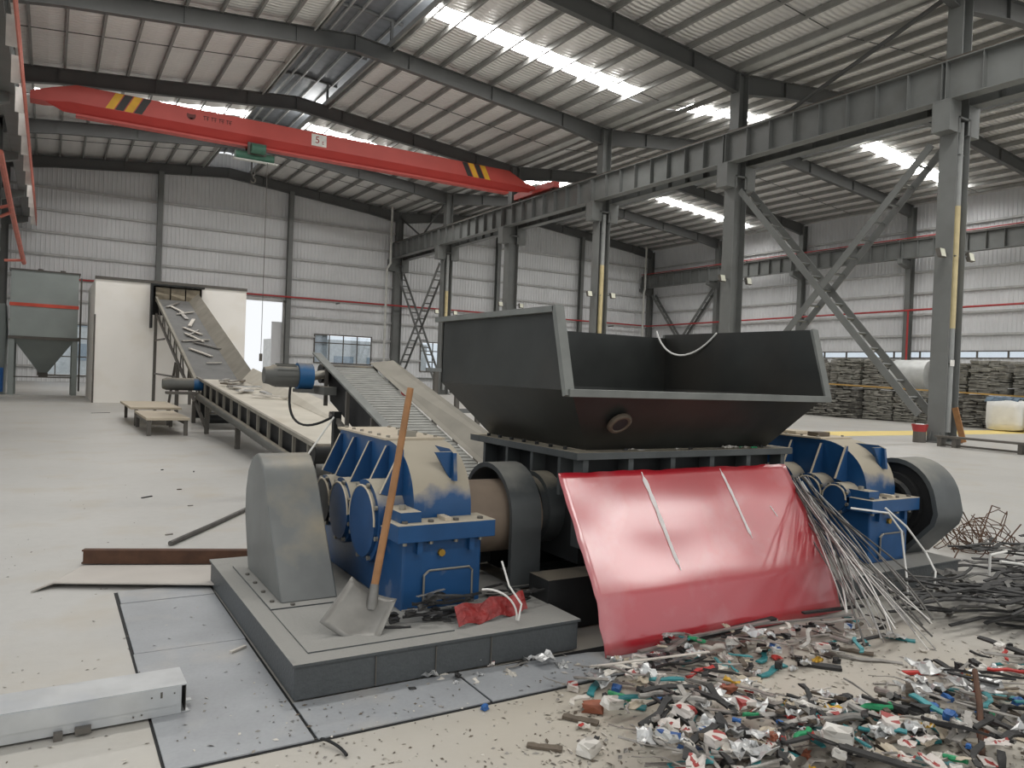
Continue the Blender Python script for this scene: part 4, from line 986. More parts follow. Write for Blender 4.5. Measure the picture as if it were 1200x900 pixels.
# scrap bales along the side wall
def bale(x0, y0, z0, lx, ly, lz, seed, m, label, group):
    rnd = random.Random(seed)
    t = thing('scrap_bale', label, 'bale', (x0+lx/2, y0+ly/2, z0), group)
    mb = MB(); z = z0; 
    while z < z0 + lz - .03:
        h = rnd.uniform(.06, .13); nseg = rnd.randint(2, 4); yy = y0
        for k in range(nseg):
            wy = ly/nseg; j = lambda s: rnd.uniform(-s, s*.5)
            xa, xb, ya_, yb_ = x0+j(.09), x0+lx+j(.09), yy+abs(j(.04)), yy+wy-abs(j(.04)); d = j(.03); e = j(.03)
            mb.add([(xa, ya_, z+d), (xb, ya_, z-d), (xb, yb_, z+e), (xa, yb_, z-e), (xa+j(.05), ya_, z+h*.86+d), (xb, ya_, z+h*.86-d), (xb, yb_, z+h*.86+e), (xa+j(.05), yb_, z+h*.86-e)], [(0,3,2,1),(4,5,6,7),(0,1,5,4),(1,2,6,5),(2,3,7,6),(3,0,4,7)])
            yy += wy
        z += h
    lo = min(p.z for p in mb.v)
    for p in mb.v: p.z += z0 - lo
    hi = max(p.z for p in mb.v)
    mb.build('pressed_layers', m, t)['kind'] = 'stuff'
    mb = MB()
    for k in range(26):
        y = rnd.uniform(y0, y0+ly-.3); z = rnd.uniform(z0+.1, z0+lz-.1); l = rnd.uniform(.3, .9)
        mb.beam((x0-.08, y, z), (x0-.08+rnd.uniform(-.08, .02), min(y+l, y0+ly-.02), z+rnd.uniform(-.08, .08)), .05, .04)
    mb.build('loose_strips', 'bale_light', t)['kind'] = 'stuff'
    return hi
random.seed(3); y = 14.6; k = 0; g1 = 'scrap bales stacked along the side wall'
while y < 36:
    ly = random.uniform(1.3, 1.7)
    h1 = random.uniform(1.25, 1.4); mm = random.choice(['bale_grey', 'bale_light', 'bale_grey'])
    if 16.0 < y < 17.6: mm = 'bale_red'
    h1 = bale(32.6+random.uniform(-.2, .3), y, 0, 1.7, ly-.06, h1, 100+k, mm, 'reddish pressed scrap bale in the floor row' if mm == 'bale_red' else ('pale' if mm == 'bale_light' else 'dark') + ' grey pressed scrap bale standing on the floor in the long row', 'floor row of bales' if mm != 'bale_red' else 'reddish bales')
    m2 = random.choice(['bale_grey', 'bale_light'])
    if not (18.2 < y < 20.2):
        bale(32.7+random.uniform(-.2, .3), y+random.uniform(-.1, .1), h1, 1.6, ly-.1, random.uniform(1.2, 1.5), 200+k, m2, ('pale' if m2 == 'bale_light' else 'dark') + ' grey pressed scrap bale stacked on top of the long row', 'top row of bales')
    else:
        o = MB().tube([(33.0, y, h1+.66), (33.0, y+ly, h1+.66)], .68, 18).build('tarp_roll', 'tarp_silver', None, True); tag(o, 'big silver roll lying on top of the grey bales', 'roll', 'silver rolls')
    y += ly; k += 1
o = MB().beam((32.15, 15.0, 1.35), (32.15, 30.0, 1.75), .01, .06, (0, 0, 1)).build('barrier_tape', 'tape_yellow'); tag(o, 'yellow tape stretched in front of the scrap bales', 'tape')
# white bulk bags with a blue tarp
def bag(x, y, z, s, seed, label):
    rnd = random.Random(seed); bm = bmesh.new(); bmesh.ops.create_cube(bm, size=1.0); bmesh.ops.subdivide_edges(bm, edges=bm.edges[:], cuts=3, use_grid_fill=True)
    for v in bm.verts:
        c = v.co.copy(); r = c.normalized()*.62; v.co = c.lerp(r, .35) + V((rnd.uniform(-.03, .03), rnd.uniform(-.03, .03), rnd.uniform(-.03, .03)))
        v.co.x *= s[0]; v.co.y *= s[1]; v.co.z *= s[2]
    lo = min(v.co.z for v in bm.verts)
    for v in bm.verts: v.co.z -= lo
    me = bpy.data.meshes.new('bulk_bag'); bm.to_mesh(me); bm.free(); me.materials.append(MATS['bag_white']); me.polygons.foreach_set('use_smooth', [True]*len(me.polygons))
    o = bpy.data.objects.new('bulk_bag', me); COL.objects.link(o); o.location = (x, y, z); return tag(o, label, 'bag')
bag(31.6, 15.35, 0, (1.0, 1.3, 1.15), 1, 'white bulk bag with a blue tarp on top')
bag(31.7, 14.0, 0, (1.0, 1.3, 1.2), 2, 'white bulk bag beside the one with the tarp')
m = MB()
for i in range(5):
    for j in range(5):
        def q(a, b): return (31.2+.2*a, 14.9+.24*b, 1.27 + .05*math.sin(a*1.7+b) - (.12 if a == 0 else 0))
        m.add([q(i, j), q(i+1, j), q(i+1, j+1), q(i, j+1)], [(0, 1, 2, 3)])
o = m.build('tarp', 'tarp_blue', None, True); md = o.modifiers.new('thick', 'SOLIDIFY'); md.thickness = .02; tag(o, 'crumpled grey blue tarp on a white bulk bag', 'tarp')
# things behind the hopper: far rail stand, red toolbox
t = thing('guard_rail', 'grey steel guard rail standing behind the hopper', 'rail', (5.5, 11, 0))
for x in (4.75, 5.1, 5.45):
    MB().box((x-.03, 9.97, 0), (x+.03, 10.03, 1.45)).build('post', 'trim_dark', t)
MB().box((4.6, 9.96, .86), (6.6, 10.04, .92)).build('rail_bar', 'column_paint', t); MB().box((4.6, 9.97, 1.45), (6.6, 10.03, 1.5)).build('rail_bar', 'column_paint', t)
o = MB().box((17.2, 39.6, 0), (18.4, 40.8, .35)).build('red_crate', 'pipe_red', bevel=.05); tag(o, 'red crate on the floor near the far crossed braces', 'crate')
t = thing('workbench', 'grey workbench with tools below the far end wall window', 'workbench', (22.5, 48, 0))
MB().box((20.8, 47.5, .9), (24.2, 48.3, 1.0)).build('top', 'column_paint', t)
for x in (20.9, 24.0): MB().box((x, 47.6, 0), (x+.1, 48.2, .9)).build('leg', 'column_paint', t)
# ================================================================== foreground
# steel plates let into / lying on the floor
def plate(pts, z0, z1, m, label, group=None, cat='plate', nm='floor_plate', bevel=.002):
    return tag(MB().prism(pts, 'z', z0, z1).build(nm, m, bevel=bevel), label, cat, group)
plate([(.40, 5.035), (.925, 5.035), (.925, 5.3), (.40, 5.3)], .0025, .011, 'floor_plate', 'narrow grey steel floor plate meeting the plinth back corner')
plate([(.395, 4.14), (.922, 4.14), (.922, 5.02), (.395, 5.02)], .0025, .011, 'floor_plate', 'square grey steel floor plate along the plinth side')
plate([(.39, 2.3), (.925, 2.89), (.925, 4.13), (.39, 4.13)], .0005, .011, 'floor_plate', 'long grey steel floor plate under the galvanized channel end') if False else \
plate([(.39, 2.9), (.918, 2.9), (.918, 4.132), (.39, 4.132)], .0025, .011, 'floor_plate', 'long grey steel floor plate under the galvanized channel end')
plate([(.932, 2.9), (1.7, 2.9), (1.7, 3.255), (.932, 3.255)], .0025, .011, 'floor_plate', 'grey steel floor plate in front of the plinth corner')
plate([(1.712, 2.9), (2.9, 2.9), (2.9, 3.06), (2.45, 3.2), (1.712, 3.255)], .0025, .011, 'floor_plate', 'grey steel floor plate reaching under the leaning red sheet')
o = MB().box((.38, 2.888, .0002), (2.9, 3.26, .002)).build('pit_shade', 'black_rubber'); MB().box((.38, 3.26, .0002), (.934, 5.31, .002)).build('side_shade', 'black_rubber', o); tag(o, 'black sheet for the shade of the floor pit showing between the steel plates', 'frame')  # black sheets under the plates stand in for shade in the pit
# lying plate with a lifted edge and a rusty channel
m = MB(); p = [(-.06, 5.5), (.06, 5.56), (.955, 5.12), (1.2, 5.66), (.24, 6.05)]
zz = [.004, .03, .035, .01, .006]
m.add([(x, y, z) for (x, y), z in zip(p, zz)] + [(x, y, z+.008) for (x, y), z in zip(p, zz)], [tuple(range(5))[::-1], tuple(range(5, 10))] + [(i, (i+1) % 5, 5+(i+1) % 5, 5+i) for i in range(5)])
tag(m.build('steel_sheet', 'lying_plate'), 'thin pale steel sheet lying loose behind the floor plates', 'sheet')
t = thing('steel_channel', 'rusty brown steel channel lying along the edge of the loose sheet', 'channel', (.74, 5.9, 0))
a, b = V((.24, 6.12, 0)), V((1.27, 5.7, 0))
MB().beam(a+V((0, 0, .055)), b+V((0, 0, .055)), .012, .09).build('web', 'rust_brown', t); MB().beam(a+V((.0, .03, .014)), b+V((0, .03, .014)), .06, .01).build('flange', 'rust_brown', t); MB().beam(a+V((0, .03, .1)), b+V((0, .03, .1)), .06, .01).build('flange', 'rust_brown', t)
o = MB().tube([(.85, 6.51, .022), (1.25, 7.1, .022), (1.75, 7.88, .022)], .02, 8).build('steel_rod', 'wire_dark'); tag(o, 'dark steel rod lying on the floor behind the plinth', 'rod')
# galvanized cable channel in the corner of the floor
t = thing('galvanized_channel', 'galvanized box channel with punched end lying across the floor plate', 'channel', (.2, 3.4, 0))
ang = math.radians(.5); c = V((.52, 3.355, 0))
def G(u, v, z): return c + V((math.cos(ang), math.sin(ang), 0))*u + V((-math.sin(ang), math.cos(ang), 0))*v + V((0, 0, z))
Lg = -2.4
def gbox(u0, u1, v0, v1, z0, z1, nm, m): 
    vs = [G(u, v, z) for z in (z0, z1) for (u, v) in ((u0, v0), (u1, v0), (u1, v1), (u0, v1))]
    return MB().add(vs, [(0,3,2,1),(4,5,6,7),(0,1,5,4),(1,2,6,5),(2,3,7,6),(3,0,4,7)]).build(nm, m, t)
gbox(Lg, -.02, 0, .003, .012, .125, 'side_wall', 'galvanized'); gbox(Lg, -.02, .197, .2, .012, .125, 'side_wall', 'galvanized'); gbox(Lg, 0, 0, .2, .125, .129, 'top_sheet', 'galvanized')
gbox(Lg, .01, .003, .197, .012, .016, 'bottom_sheet', 'galvanized'); gbox(Lg, -.025, -.004, -.0005, .05, .125, 'overlap_strip', 'galvanized')
for (u, z, s) in ((-.1, .1, .008), (-.135, .095, .006), (-.05, .1, .005), (-.2, .03, .006), (-.17, .033, .006)): gbox(u, u+s, -.006, -.0042, z-.012 if s > .007 else z-s/2, z+.012 if s > .007 else z+s/2, 'punched_hole', 'trim_dark')
gbox(.002, .03, .06, .09, .03, .034, 'tongue', 'galvanized'); gbox(-.004, -.002, .004, .196, .016, .125, 'dark_inside', 'trim_dark')
for k, (u, s) in enumerate(((-.47, .03), (-.4, .055))): gbox(u, u+s, -.03, -.006, .012 if k else .0, .035 if k else .03, 'clamp', 'trim_dark')

# ---------------------------------------------------------- leaning red sheet with a fold
t = thing('red_sheet', 'large scuffed red metal sheet leaning on the shredder front, folded near its foot', 'sheet', (3.45, 3.3, 0))
def sheet_pt(u, v):            # u 0..1 along, v 0..1 up
    prof = [(0, 3.09, .012), (.3, 3.19, .28), (.36, 3.225, .335), (1, 3.6, .895)]
    for (a, ya_, za_), (b, yb_, zb_) in zip(prof, prof[1:]):
        if a <= v <= b: k = (v-a)/(b-a); y = lerp(ya_, yb_, k); z = lerp(za_, zb_, k); break
    xl = lerp(2.485, 2.50, v); xr = lerp(4.40, 4.42, v)
    x = lerp(xl, xr, u); wob = .012*mnoise.noise(V((u*4, v*3, 1))) + .02*math.sin(u*9+1)*(.5-abs(v-.6))*.4
    if v > .98: z += .012*mnoise.noise(V((u*14, 3, 0)))
    if u < .02: x += .015*mnoise.noise(V((5, v*9, 0)))
    if u > .98: x += .012*mnoise.noise(V((8, v*9, 0)))
    return V((x, y + wob, z + wob*.3))
nu, nv = 40, 26; m = MB(); vs = []; us_ = [i/nu for i in range(nu+1)]; vs_ = [0, .08, .16, .24, .285, .3, .33, .36] + [.36 + .64*i/18 for i in range(1, 19)]; vs_[-1] = 1.0
for v in vs_:
    for u in us_: vs.append(sheet_pt(u, v))
W_ = nu+1
m.add(vs, [(j*W_+i, j*W_+i+1, (j+1)*W_+i+1, (j+1)*W_+i) for j in range(len(vs_)-1) for i in range(nu)])
o = m.build('panel', ['sheet_red', 'sheet_back'], t, True, recalc=False); md = o.modifiers.new('thick', 'SOLIDIFY'); md.thickness = .004; md.offset = 1; md.material_offset = 0
def scuff(u0, v0, u1, v1, w_, nm='scuff_mark', seed=0):
    n = 24; rnd = random.Random(seed); m = MB(); vs = []
    for i in range(n+1):
        k = i/n; u, v = lerp(u0, u1, k), lerp(v0, v1, k); ww = w_*(.55+.6*abs(mnoise.noise(V((k*5, seed, 0)))))*(1 if .05 < k < .95 else .3)
        for s in (-1, 1):
            p = sheet_pt(min(.999, max(0.001, u + s*ww/2)), min(.999, v)); vs.append(p + V((0, -.0065, .003)))
    m.add(vs, [(2*i, 2*i+1, 2*i+3, 2*i+2) for i in range(n)]); m.build(nm, 'scuff_white', t, recalc=False)
scuff(.315, .985, .335, .39, .022, seed=1); scuff(.665, .985, .685, .52, .018, seed=2)
scuff(.83, .72, .845, .64, .008, seed=3); scuff(.05, .345, .98, .345, .0, seed=4)
# ---------------------------------------------------------- shovel
t = thing('shovel', 'steel shovel with a wooden handle leaning against the blue gearbox', 'shovel', (1.3, 3.55, BT))
nk = V((1.415, 3.6, .36)); tip = V((1.60, 3.665, 1.36))
MB().tube([nk + (tip-nk)*(-.02), nk.lerp(tip, .5) + V((.004, 0, 0)), tip], [.02, .019, .017], 12).build('handle', 'wood_handle', t, True)
soc = MB().tube([nk - (tip-nk).normalized()*.1 + V((0, -.012, 0)), nk + (tip-nk).normalized()*.02], [.03, .022], 12); soc.build('socket', 'shovel_steel', t, True)
foot = V((1.235, 3.47, BT+.012)); ax = (nk - V((0, .0, .0)) - foot); Lb = ax.length; d = ax.normalized()
sd = V((.80, -.34, -.2)); sd = (sd - d*sd.dot(d)).normalized(); nrm = sd.cross(d)
if nrm.y > 0: nrm = -nrm
m = MB(); vs = []; nn_, mm_ = 10, 8
for i in range(nn_+1):
    k = i/nn_; base = foot + d*(Lb*1.0*k); hw = lerp(.145, .125, k); bow = .035*math.sin(math.pi*min(1, k*.9))
    for j in range(mm_+1):
        s = -1 + 2*j/mm_; vs.append(base + sd*(hw*s) + nrm*(.03*s*s - bow*.2 - .02 - .02*(1-s*s)*(k**2)))
for v in vs: v.z = max(v.z, BT+.002)
m.add(vs, [(i*(mm_+1)+j, i*(mm_+1)+j+1, (i+1)*(mm_+1)+j+1, (i+1)*(mm_+1)+j) for i in range(nn_) for j in range(mm_)])
o = m.build('blade', 'shovel_steel', t, True, recalc=False); md = o.modifiers.new('thick', 'SOLIDIFY'); md.thickness = .003

# ---------------------------------------------------------- crumpled bits on the plinth
def crumple_grid(nx, ny, f, th=.003):
    m = MB(); vs = [f(i/nx, j/ny) for j in range(ny+1) for i in range(nx+1)]
    m.add(vs, [(j*(nx+1)+i, j*(nx+1)+i+1, (j+1)*(nx+1)+i+1, (j+1)*(nx+1)+i) for j in range(ny) for i in range(nx)]); return m
def fred(u, v):
    p = V((1.78, 3.35, BT)).lerp(V((2.24, 3.44, BT)), u); n = mnoise.noise(V((u*9, v*4, 2)))*.011
    return p + V((0, .02 + .06*v + n, .012 + .085*v + n*.6 + .01*math.sin(u*14)))
o = crumple_grid(18, 5, fred).build('crumpled_sheet', 'red_foil', None, False, recalc=False); md = o.modifiers.new('thick', 'SOLIDIFY'); md.thickness = .004; tag(o, 'crumpled dark red metal strip lying on the plinth in front of the gearbox', 'sheet')
o = MB().tube([(2.1, 3.33, BT+.015), (2.11, 3.32, BT+.1), (2.08, 3.4, .35), (2.06, 3.45, .47)], .0055, 8).build('bent_wire', 'wire_white', None, True); tag(o, 'white bent wire sticking up over the crumpled red strip', 'wire')
o = MB().tube(bez((2.1, 3.345, BT+.012), (2.1, 3.33, BT+.12), (2.0, 3.36, BT+.19), (1.93, 3.42, BT+.17), 10), .0055, 8).build('bent_wire', 'wire_white', None, True); tag(o, 'white looped wire over the crumpled red strip', 'wire')
random.seed(21)
def strip_mesh(L, w_, th, bend, seed, nm):
    rnd = random.Random(seed); n = 6; m = MB(); vs = []
    z = 0; y = 0; pts = []
    for i in range(n+1):
        x = -L/2 + L*i/n; pts.append((x, bend*math.sin(i*1.1+seed)*L*.12, th/2 + abs(bend*math.sin(i*.9+seed*2))*L*.05))
    for i, (x, y, z) in enumerate(pts):
        ww = w_*(.8+.4*rnd.random())
        vs += [V((x, y-ww/2, z-th/2)), V((x, y+ww/2, z-th/2 + rnd.uniform(0, th*.8))), V((x, y+ww/2, z+th/2+rnd.uniform(0, th*.8))), V((x, y-ww/2, z+th/2))]
    lo = min(v.z for v in vs)
    for v in vs: v.z -= lo
    fs = [(0, 1, 2, 3), (4*n+3, 4*n+2, 4*n+1, 4*n)]
    for i in range(n):
        for k in range(4): fs.append((4*i+k, 4*i+(k+1) % 4, 4*(i+1)+(k+1) % 4, 4*(i+1)+k))
    m.add(vs, fs); return m.mesh(nm)
def chunk_mesh(sx, sy, sz, jit, seed, nm):
    rnd = random.Random(seed); bm = bmesh.new(); bmesh.ops.create_cube(bm, size=1.0); bmesh.ops.subdivide_edges(bm, edges=bm.edges[:], cuts=1, use_grid_fill=True)
    for v in bm.verts:
        v.co = V(((v.co.x + rnd.uniform(-jit, jit))*sx, (v.co.y + rnd.uniform(-jit, jit))*sy, (v.co.z + rnd.uniform(-jit, jit))*sz))
    lo = min(v.co.z for v in bm.verts)
    for v in bm.verts: v.co.z -= lo
    me = bpy.data.meshes.new(nm); bm.to_mesh(me); bm.free(); return me
def leafsheet_mesh(sx, sy, amp, seed, nm):
    m = MB(); n = 4; vs = []; rnd = random.Random(seed)
    for j in range(n+1):
        for i in range(n+1): vs.append(V(((i/n-.5)*sx*(1+.15*rnd.uniform(-1, 1)), (j/n-.5)*sy*(1+.15*rnd.uniform(-1, 1)), amp*rnd.random())))
    lo = min(v.z for v in vs); vs = [v - V((0, 0, lo)) for v in vs]
    top = [v + V((0, 0, .003)) for v in vs]; k = len(vs); W2 = n+1
    fs = [(j*W2+i, (j+1)*W2+i, (j+1)*W2+i+1, j*W2+i+1) for j in range(n) for i in range(n)]
    fs2 = [tuple(k+q for q in f[::-1]) for f in fs]
    b = [i for i in range(W2)] + [j*W2+n for j in range(1, W2)] + [n*W2+i for i in range(n-1, -1, -1)] + [j*W2 for j in range(n-1, 0, -1)]
    sides = [(b[i], b[(i+1) % len(b)], k+b[(i+1) % len(b)], k+b[i]) for i in range(len(b))]
    m.add(vs + top, fs + fs2 + sides); return m.mesh(nm)
def tubebit_mesh(L, r, seed, nm):
    rnd = random.Random(seed); m = MB()
    pts = [V((-L/2+L*i/5, rnd.uniform(-.15, .15)*L*.5, r)) for i in range(6)]
    m.tube(pts, [r*rnd.uniform(.7, 1.1) for _ in pts], 8); me = m.mesh(nm, (0, 0, 0), True); return me
KINDS = {}
def kind(key, name, label, mats, meshes, fp): KINDS[key] = dict(name=name, label=label, mats=mats, meshes=meshes, fp=fp, cache={})
R_ = random.Random(77)
kind('teal', 'plastic_strip', 'teal plastic strip lying in the loose scrap', ['scrap_teal'], [strip_mesh(R_.uniform(.1, .26), R_.uniform(.018, .034), .007, R_.uniform(.05, .6), i, 'plastic_strip') for i in range(7)], 'strip')
kind('black', 'rubber_strip', 'black rubbery strip lying in the loose scrap', ['scrap_black'], [strip_mesh(R_.uniform(.12, .36), R_.uniform(.012, .03), .01, R_.uniform(.05, .5), 20+i, 'rubber_strip') for i in range(9)], 'strip')
kind('grey', 'metal_strip', 'grey metal strip lying in the loose scrap', ['scrap_grey'], [strip_mesh(R_.uniform(.1, .36), R_.uniform(.01, .03), .005, R_.uniform(.02, .5), 40+i, 'metal_strip') for i in range(9)], 'strip')
kind('silver', 'foil_scrap', 'crumpled silvery sheet scrap in the loose scrap', ['scrap_silver'], [leafsheet_mesh(R_.uniform(.07, .14), R_.uniform(.05, .1), .04, 60+i, 'foil_scrap') for i in range(7)], 'chunk')
kind('white', 'plastic_scrap', 'broken white plastic piece in the loose scrap', ['scrap_white'], [leafsheet_mesh(R_.uniform(.06, .15), R_.uniform(.04, .08), .035, 80+i, 'plastic_scrap') for i in range(5)] + [strip_mesh(R_.uniform(.08, .2), .03, .01, 1, 90+i, 'plastic_scrap') for i in range(4)], 'chunk')
kind('brown', 'rusty_bar', 'brown rusty flat bar in the loose scrap', ['scrap_brown'], [strip_mesh(R_.uniform(.14, .28), R_.uniform(.022, .034), .012, .05, 100+i, 'rusty_bar') for i in range(4)], 'strip')
kind('canr', 'crushed_can', 'crushed red and white can in the loose scrap', ['can_red'], [chunk_mesh(R_.uniform(.07, .1), .055, .035, .12, 120+i, 'crushed_can') for i in range(5)], 'chunk')
kind('canb', 'crushed_can', 'crushed blue and white can in the loose scrap', ['can_blue'], [chunk_mesh(R_.uniform(.06, .1), .055, .035, .12, 130+i, 'crushed_can') for i in range(5)], 'chunk')
kind('canw', 'crushed_can', 'crushed pale can in the loose scrap', ['can_white'], [chunk_mesh(R_.uniform(.07, .1), .055, .04, .1, 140+i, 'crushed_can') for i in range(4)], 'chunk')
kind('red', 'red_scrap', 'small red fragment in the loose scrap', ['scrap_red'], [leafsheet_mesh(.07, .04, .03, 150+i, 'red_scrap') for i in range(3)] + [strip_mesh(.16, .014, .008, .4, 155, 'red_scrap')], 'chunk')
kind('orange', 'orange_scrap', 'small orange fragment in the loose scrap', ['scrap_orange'], [chunk_mesh(.06, .035, .03, .2, 160+i, 'orange_scrap') for i in range(3)], 'chunk')
kind('yellow', 'yellow_scrap', 'small yellow fragment in the loose scrap', ['scrap_yellow'], [leafsheet_mesh(.06, .04, .03, 170+i, 'yellow_scrap') for i in range(3)], 'chunk')
kind('blue', 'blue_scrap', 'small blue fragment in the loose scrap', ['scrap_blue'], [chunk_mesh(.04, .03, .022, .15, 180+i, 'blue_scrap') for i in range(3)], 'chunk')
kind('green', 'green_scrap', 'green plastic fragment in the loose scrap', ['scrap_green'], [tubebit_mesh(.12, .016, 190+i, 'green_scrap') for i in range(3)], 'strip')
kind('tube', 'hose_piece', 'short grey hose piece in the loose scrap', ['scrap_grey'], [tubebit_mesh(R_.uniform(.1, .22), .014, 195+i, 'hose_piece') for i in range(4)], 'strip')
kind('dkbit', 'dark_scrap', 'small black broken lump in the loose scrap', ['scrap_black'], [chunk_mesh(R_.uniform(.04, .08), .04, .03, .2, 210+i, 'dark_scrap') for i in range(5)], 'chunk')
kind('card', 'packaging_scrap', 'torn red and white packaging in the loose scrap', ['can_red'], [leafsheet_mesh(R_.uniform(.06, .12), R_.uniform(.04, .07), .018, 230+i, 'packaging_scrap') for i in range(5)], 'chunk')
kind('beige', 'board_scrap', 'torn beige board piece in the loose scrap', ['bench_top'], [leafsheet_mesh(R_.uniform(.06, .13), R_.uniform(.03, .07), .015, 240+i, 'board_scrap') for i in range(4)], 'chunk')
HM = {}
def hcell(x, y): return (int(x/.03), int(y/.03))
def place(key, x, y, rz=None, sc_=1.0, tilt=.22, variant=None, zone=None):
    K = KINDS[key]; vi = R_.randrange(len(K['meshes'])) if variant is None else variant; me = K['meshes'][vi]
    if not me.materials: me.materials.append(MATS[K['mats'][0]])
    if vi not in K['cache']:
        xs = [v.co.x for v in me.vertices]; ys = [v.co.y for v in me.vertices]; zs = [v.co.z for v in me.vertices]
        K['cache'][vi] = (max(xs)-min(xs), max(ys)-min(ys), max(zs))
    lx, ly, lz = K['cache'][vi]; lx *= sc_; ly *= sc_; lz *= sc_
    rz = R_.uniform(0, math.tau) if rz is None else rz
    cells = set(); c_, s_ = math.cos(rz), math.sin(rz)
    nx, ny = max(2, int(lx/.03)+1), max(2, int(ly/.03)+1)
    for i in range(nx):
        for j in range(ny):
            u = (i/(nx-1)-.5)*lx*.9; v = (j/(ny-1)-.5)*ly*.9; cells.add(hcell(x+u*c_-v*s_, y+u*s_+v*c_))
    z = max((HM.get(c, 0) for c in cells), default=0)
    ry = R_.uniform(-tilt, tilt) if z > .02 else R_.uniform(-.03, .03); rx = R_.uniform(-tilt, tilt)*.6 if z > .02 else 0
    z = max(0, min(z, .15)) 
    lift = abs(math.sin(ry))*lx*.5*.55 + abs(math.sin(rx))*ly*.5*.5
    for c in cells: HM[c] = max(HM.get(c, 0), z + lz*.75)
    o = bpy.data.objects.new(K['name'], me); COL.objects.link(o); o.location = (x, y, z + lift + .0008); o.rotation_euler = (rx, ry, rz); o.scale = (sc_,)*3
    lb = K['label']
    if zone is None: zone = 'in the scrap along the foot of the red sheet' if y > 2.62 and x > 2.2 else ('in the scrap between red sheet and dark heap' if x > 3.55 else 'in the loose scrap before the floor plates')
    if zone: lb = lb.split(' in the')[0].replace(' lying', '') + ' ' + zone
    if K['fp'] == 'strip': lb = ('long ' if lx > .22 else 'short ' if lx < .13 else '') + lb
    tag(o, lb, 'scrap', lb.split(' in the')[0] + ' pieces'); return o
def inpoly(x, y, P):
    c = False; n = len(P)
    for i in range(n):
        (x1_, y1_), (x2_, y2_) = P[i], P[(i+1) % n]
        if (y1_ > y) != (y2_ > y) and x < (x2_-x1_)*(y-y1_)/(y2_-y1_)+x1_: c = not c
    return c
def scatter(P, n, mix, smin=.7, smax=1.25):
    xs = [p[0] for p in P]; ys = [p[1] for p in P]; k = 0; keys = list(mix); ws = [mix[q] for q in keys]
    while k < n:
        x, y = R_.uniform(min(xs), max(xs)), R_.uniform(min(ys), max(ys))
        if not inpoly(x, y, P): continue
        g = gp(x, y); k += 1
        if g.y > 3.08 and 2.3 < g.x < 4.6: continue
        place(R_.choices(keys, ws)[0], g.x, g.y, sc_=R_.uniform(smin, smax))
# the large bits that can be told apart
for key, px_, py_, deg, s in (('brown', 680, 846, -52, 1.0), ('brown', 638, 878, -42, .9), ('canw', 690, 884, 20, 1.1), ('orange', 694, 835, -40, 1.2), ('white', 676, 832, 20, .8),
                              ('canw', 716, 840, 0, .9), ('teal', 700, 803, 40, 1.3), ('canr', 671, 809, 60, .8), ('blue', 722, 812, 40, 1.2), ('blue', 568, 832, 20, .8), ('canr', 575, 780, 60, .7),
                              ('white', 518, 796, 40, .7), ('silver', 500, 795, 20, .9), ('black', 960, 783, -46, 1.5), ('brown', 1000, 765, -60, .9), ('yellow', 958, 777, 10, 1.0),
                              ('brown', 970, 833, -18, 1.1), ('brown', 965, 850, -12, 1.5), ('red', 924, 852, 40, 1.2), ('grey', 1020, 775, -45, 1.0), ('dkbit', 1087, 779, 0, .7), ('grey', 1045, 803, -30, .8),
                              ('teal', 735, 828, -55, 1.3), ('teal', 757, 842, -50, 1.1), ('teal', 815, 842, 40, 1.2), ('teal', 790, 855, 50, 1.0), ('teal', 1045, 868, -35, 1.7), ('teal', 1095, 855, 65, 1.0), ('teal', 1090, 895, -50, 1.2),
                              ('teal', 1145, 815, -50, 1.3), ('teal', 895, 770, 30, 1.3), ('teal', 905, 788, 10, 1.2), ('teal', 1055, 750, -60, 1.2)):
    g = gp(px_, py_); place(key, g.x, g.y, math.radians(deg), s)
MIX1 = dict(teal=.07, black=.2, grey=.22, silver=.1, white=.12, brown=.08, canr=.02, canb=.01, canw=.03, red=.03, tube=.05, dkbit=.08, green=.01, beige=.05, card=.03)
scatter([(700, 792), (760, 770), (880, 745), (1000, 725), (1065, 748), (1000, 775), (880, 795), (790, 812), (690, 812)], 150, MIX1, .5, .95)
MIX2 = dict(teal=.12, black=.24, grey=.27, silver=.13, white=.11, brown=.08, canr=.03, canb=.02, canw=.04, red=.04, orange=.03, yellow=.02, blue=.03, green=.02, tube=.05, dkbit=.06, card=.06, beige=.08)
scatter([(700, 822), (790, 815), (880, 840), (900, 870), (1000, 862), (1060, 900), (730, 935), (770, 880)], 210, MIX2, .55, 1.05)
scatter([(1040, 850), (1080, 800), (1200, 760), (1290, 740), (1290, 960), (1000, 960)], 250, MIX2, .55, 1.15)
scatter([(870, 860), (1060, 860), (1060, 960), (760, 960)], 120, MIX2, .5, 1.05)
scatter([(640, 800), (1000, 770), (1200, 740), (1200, 860), (640, 890)], 34, dict(grey=.3, dkbit=.3, white=.2, blue=.05, black=.1, red=.05), .35, .7)
scatter([(470, 790), (690, 745), (700, 775), (480, 815)], 26, dict(silver=.3, grey=.3, white=.2, dkbit=.3), .35, .8)
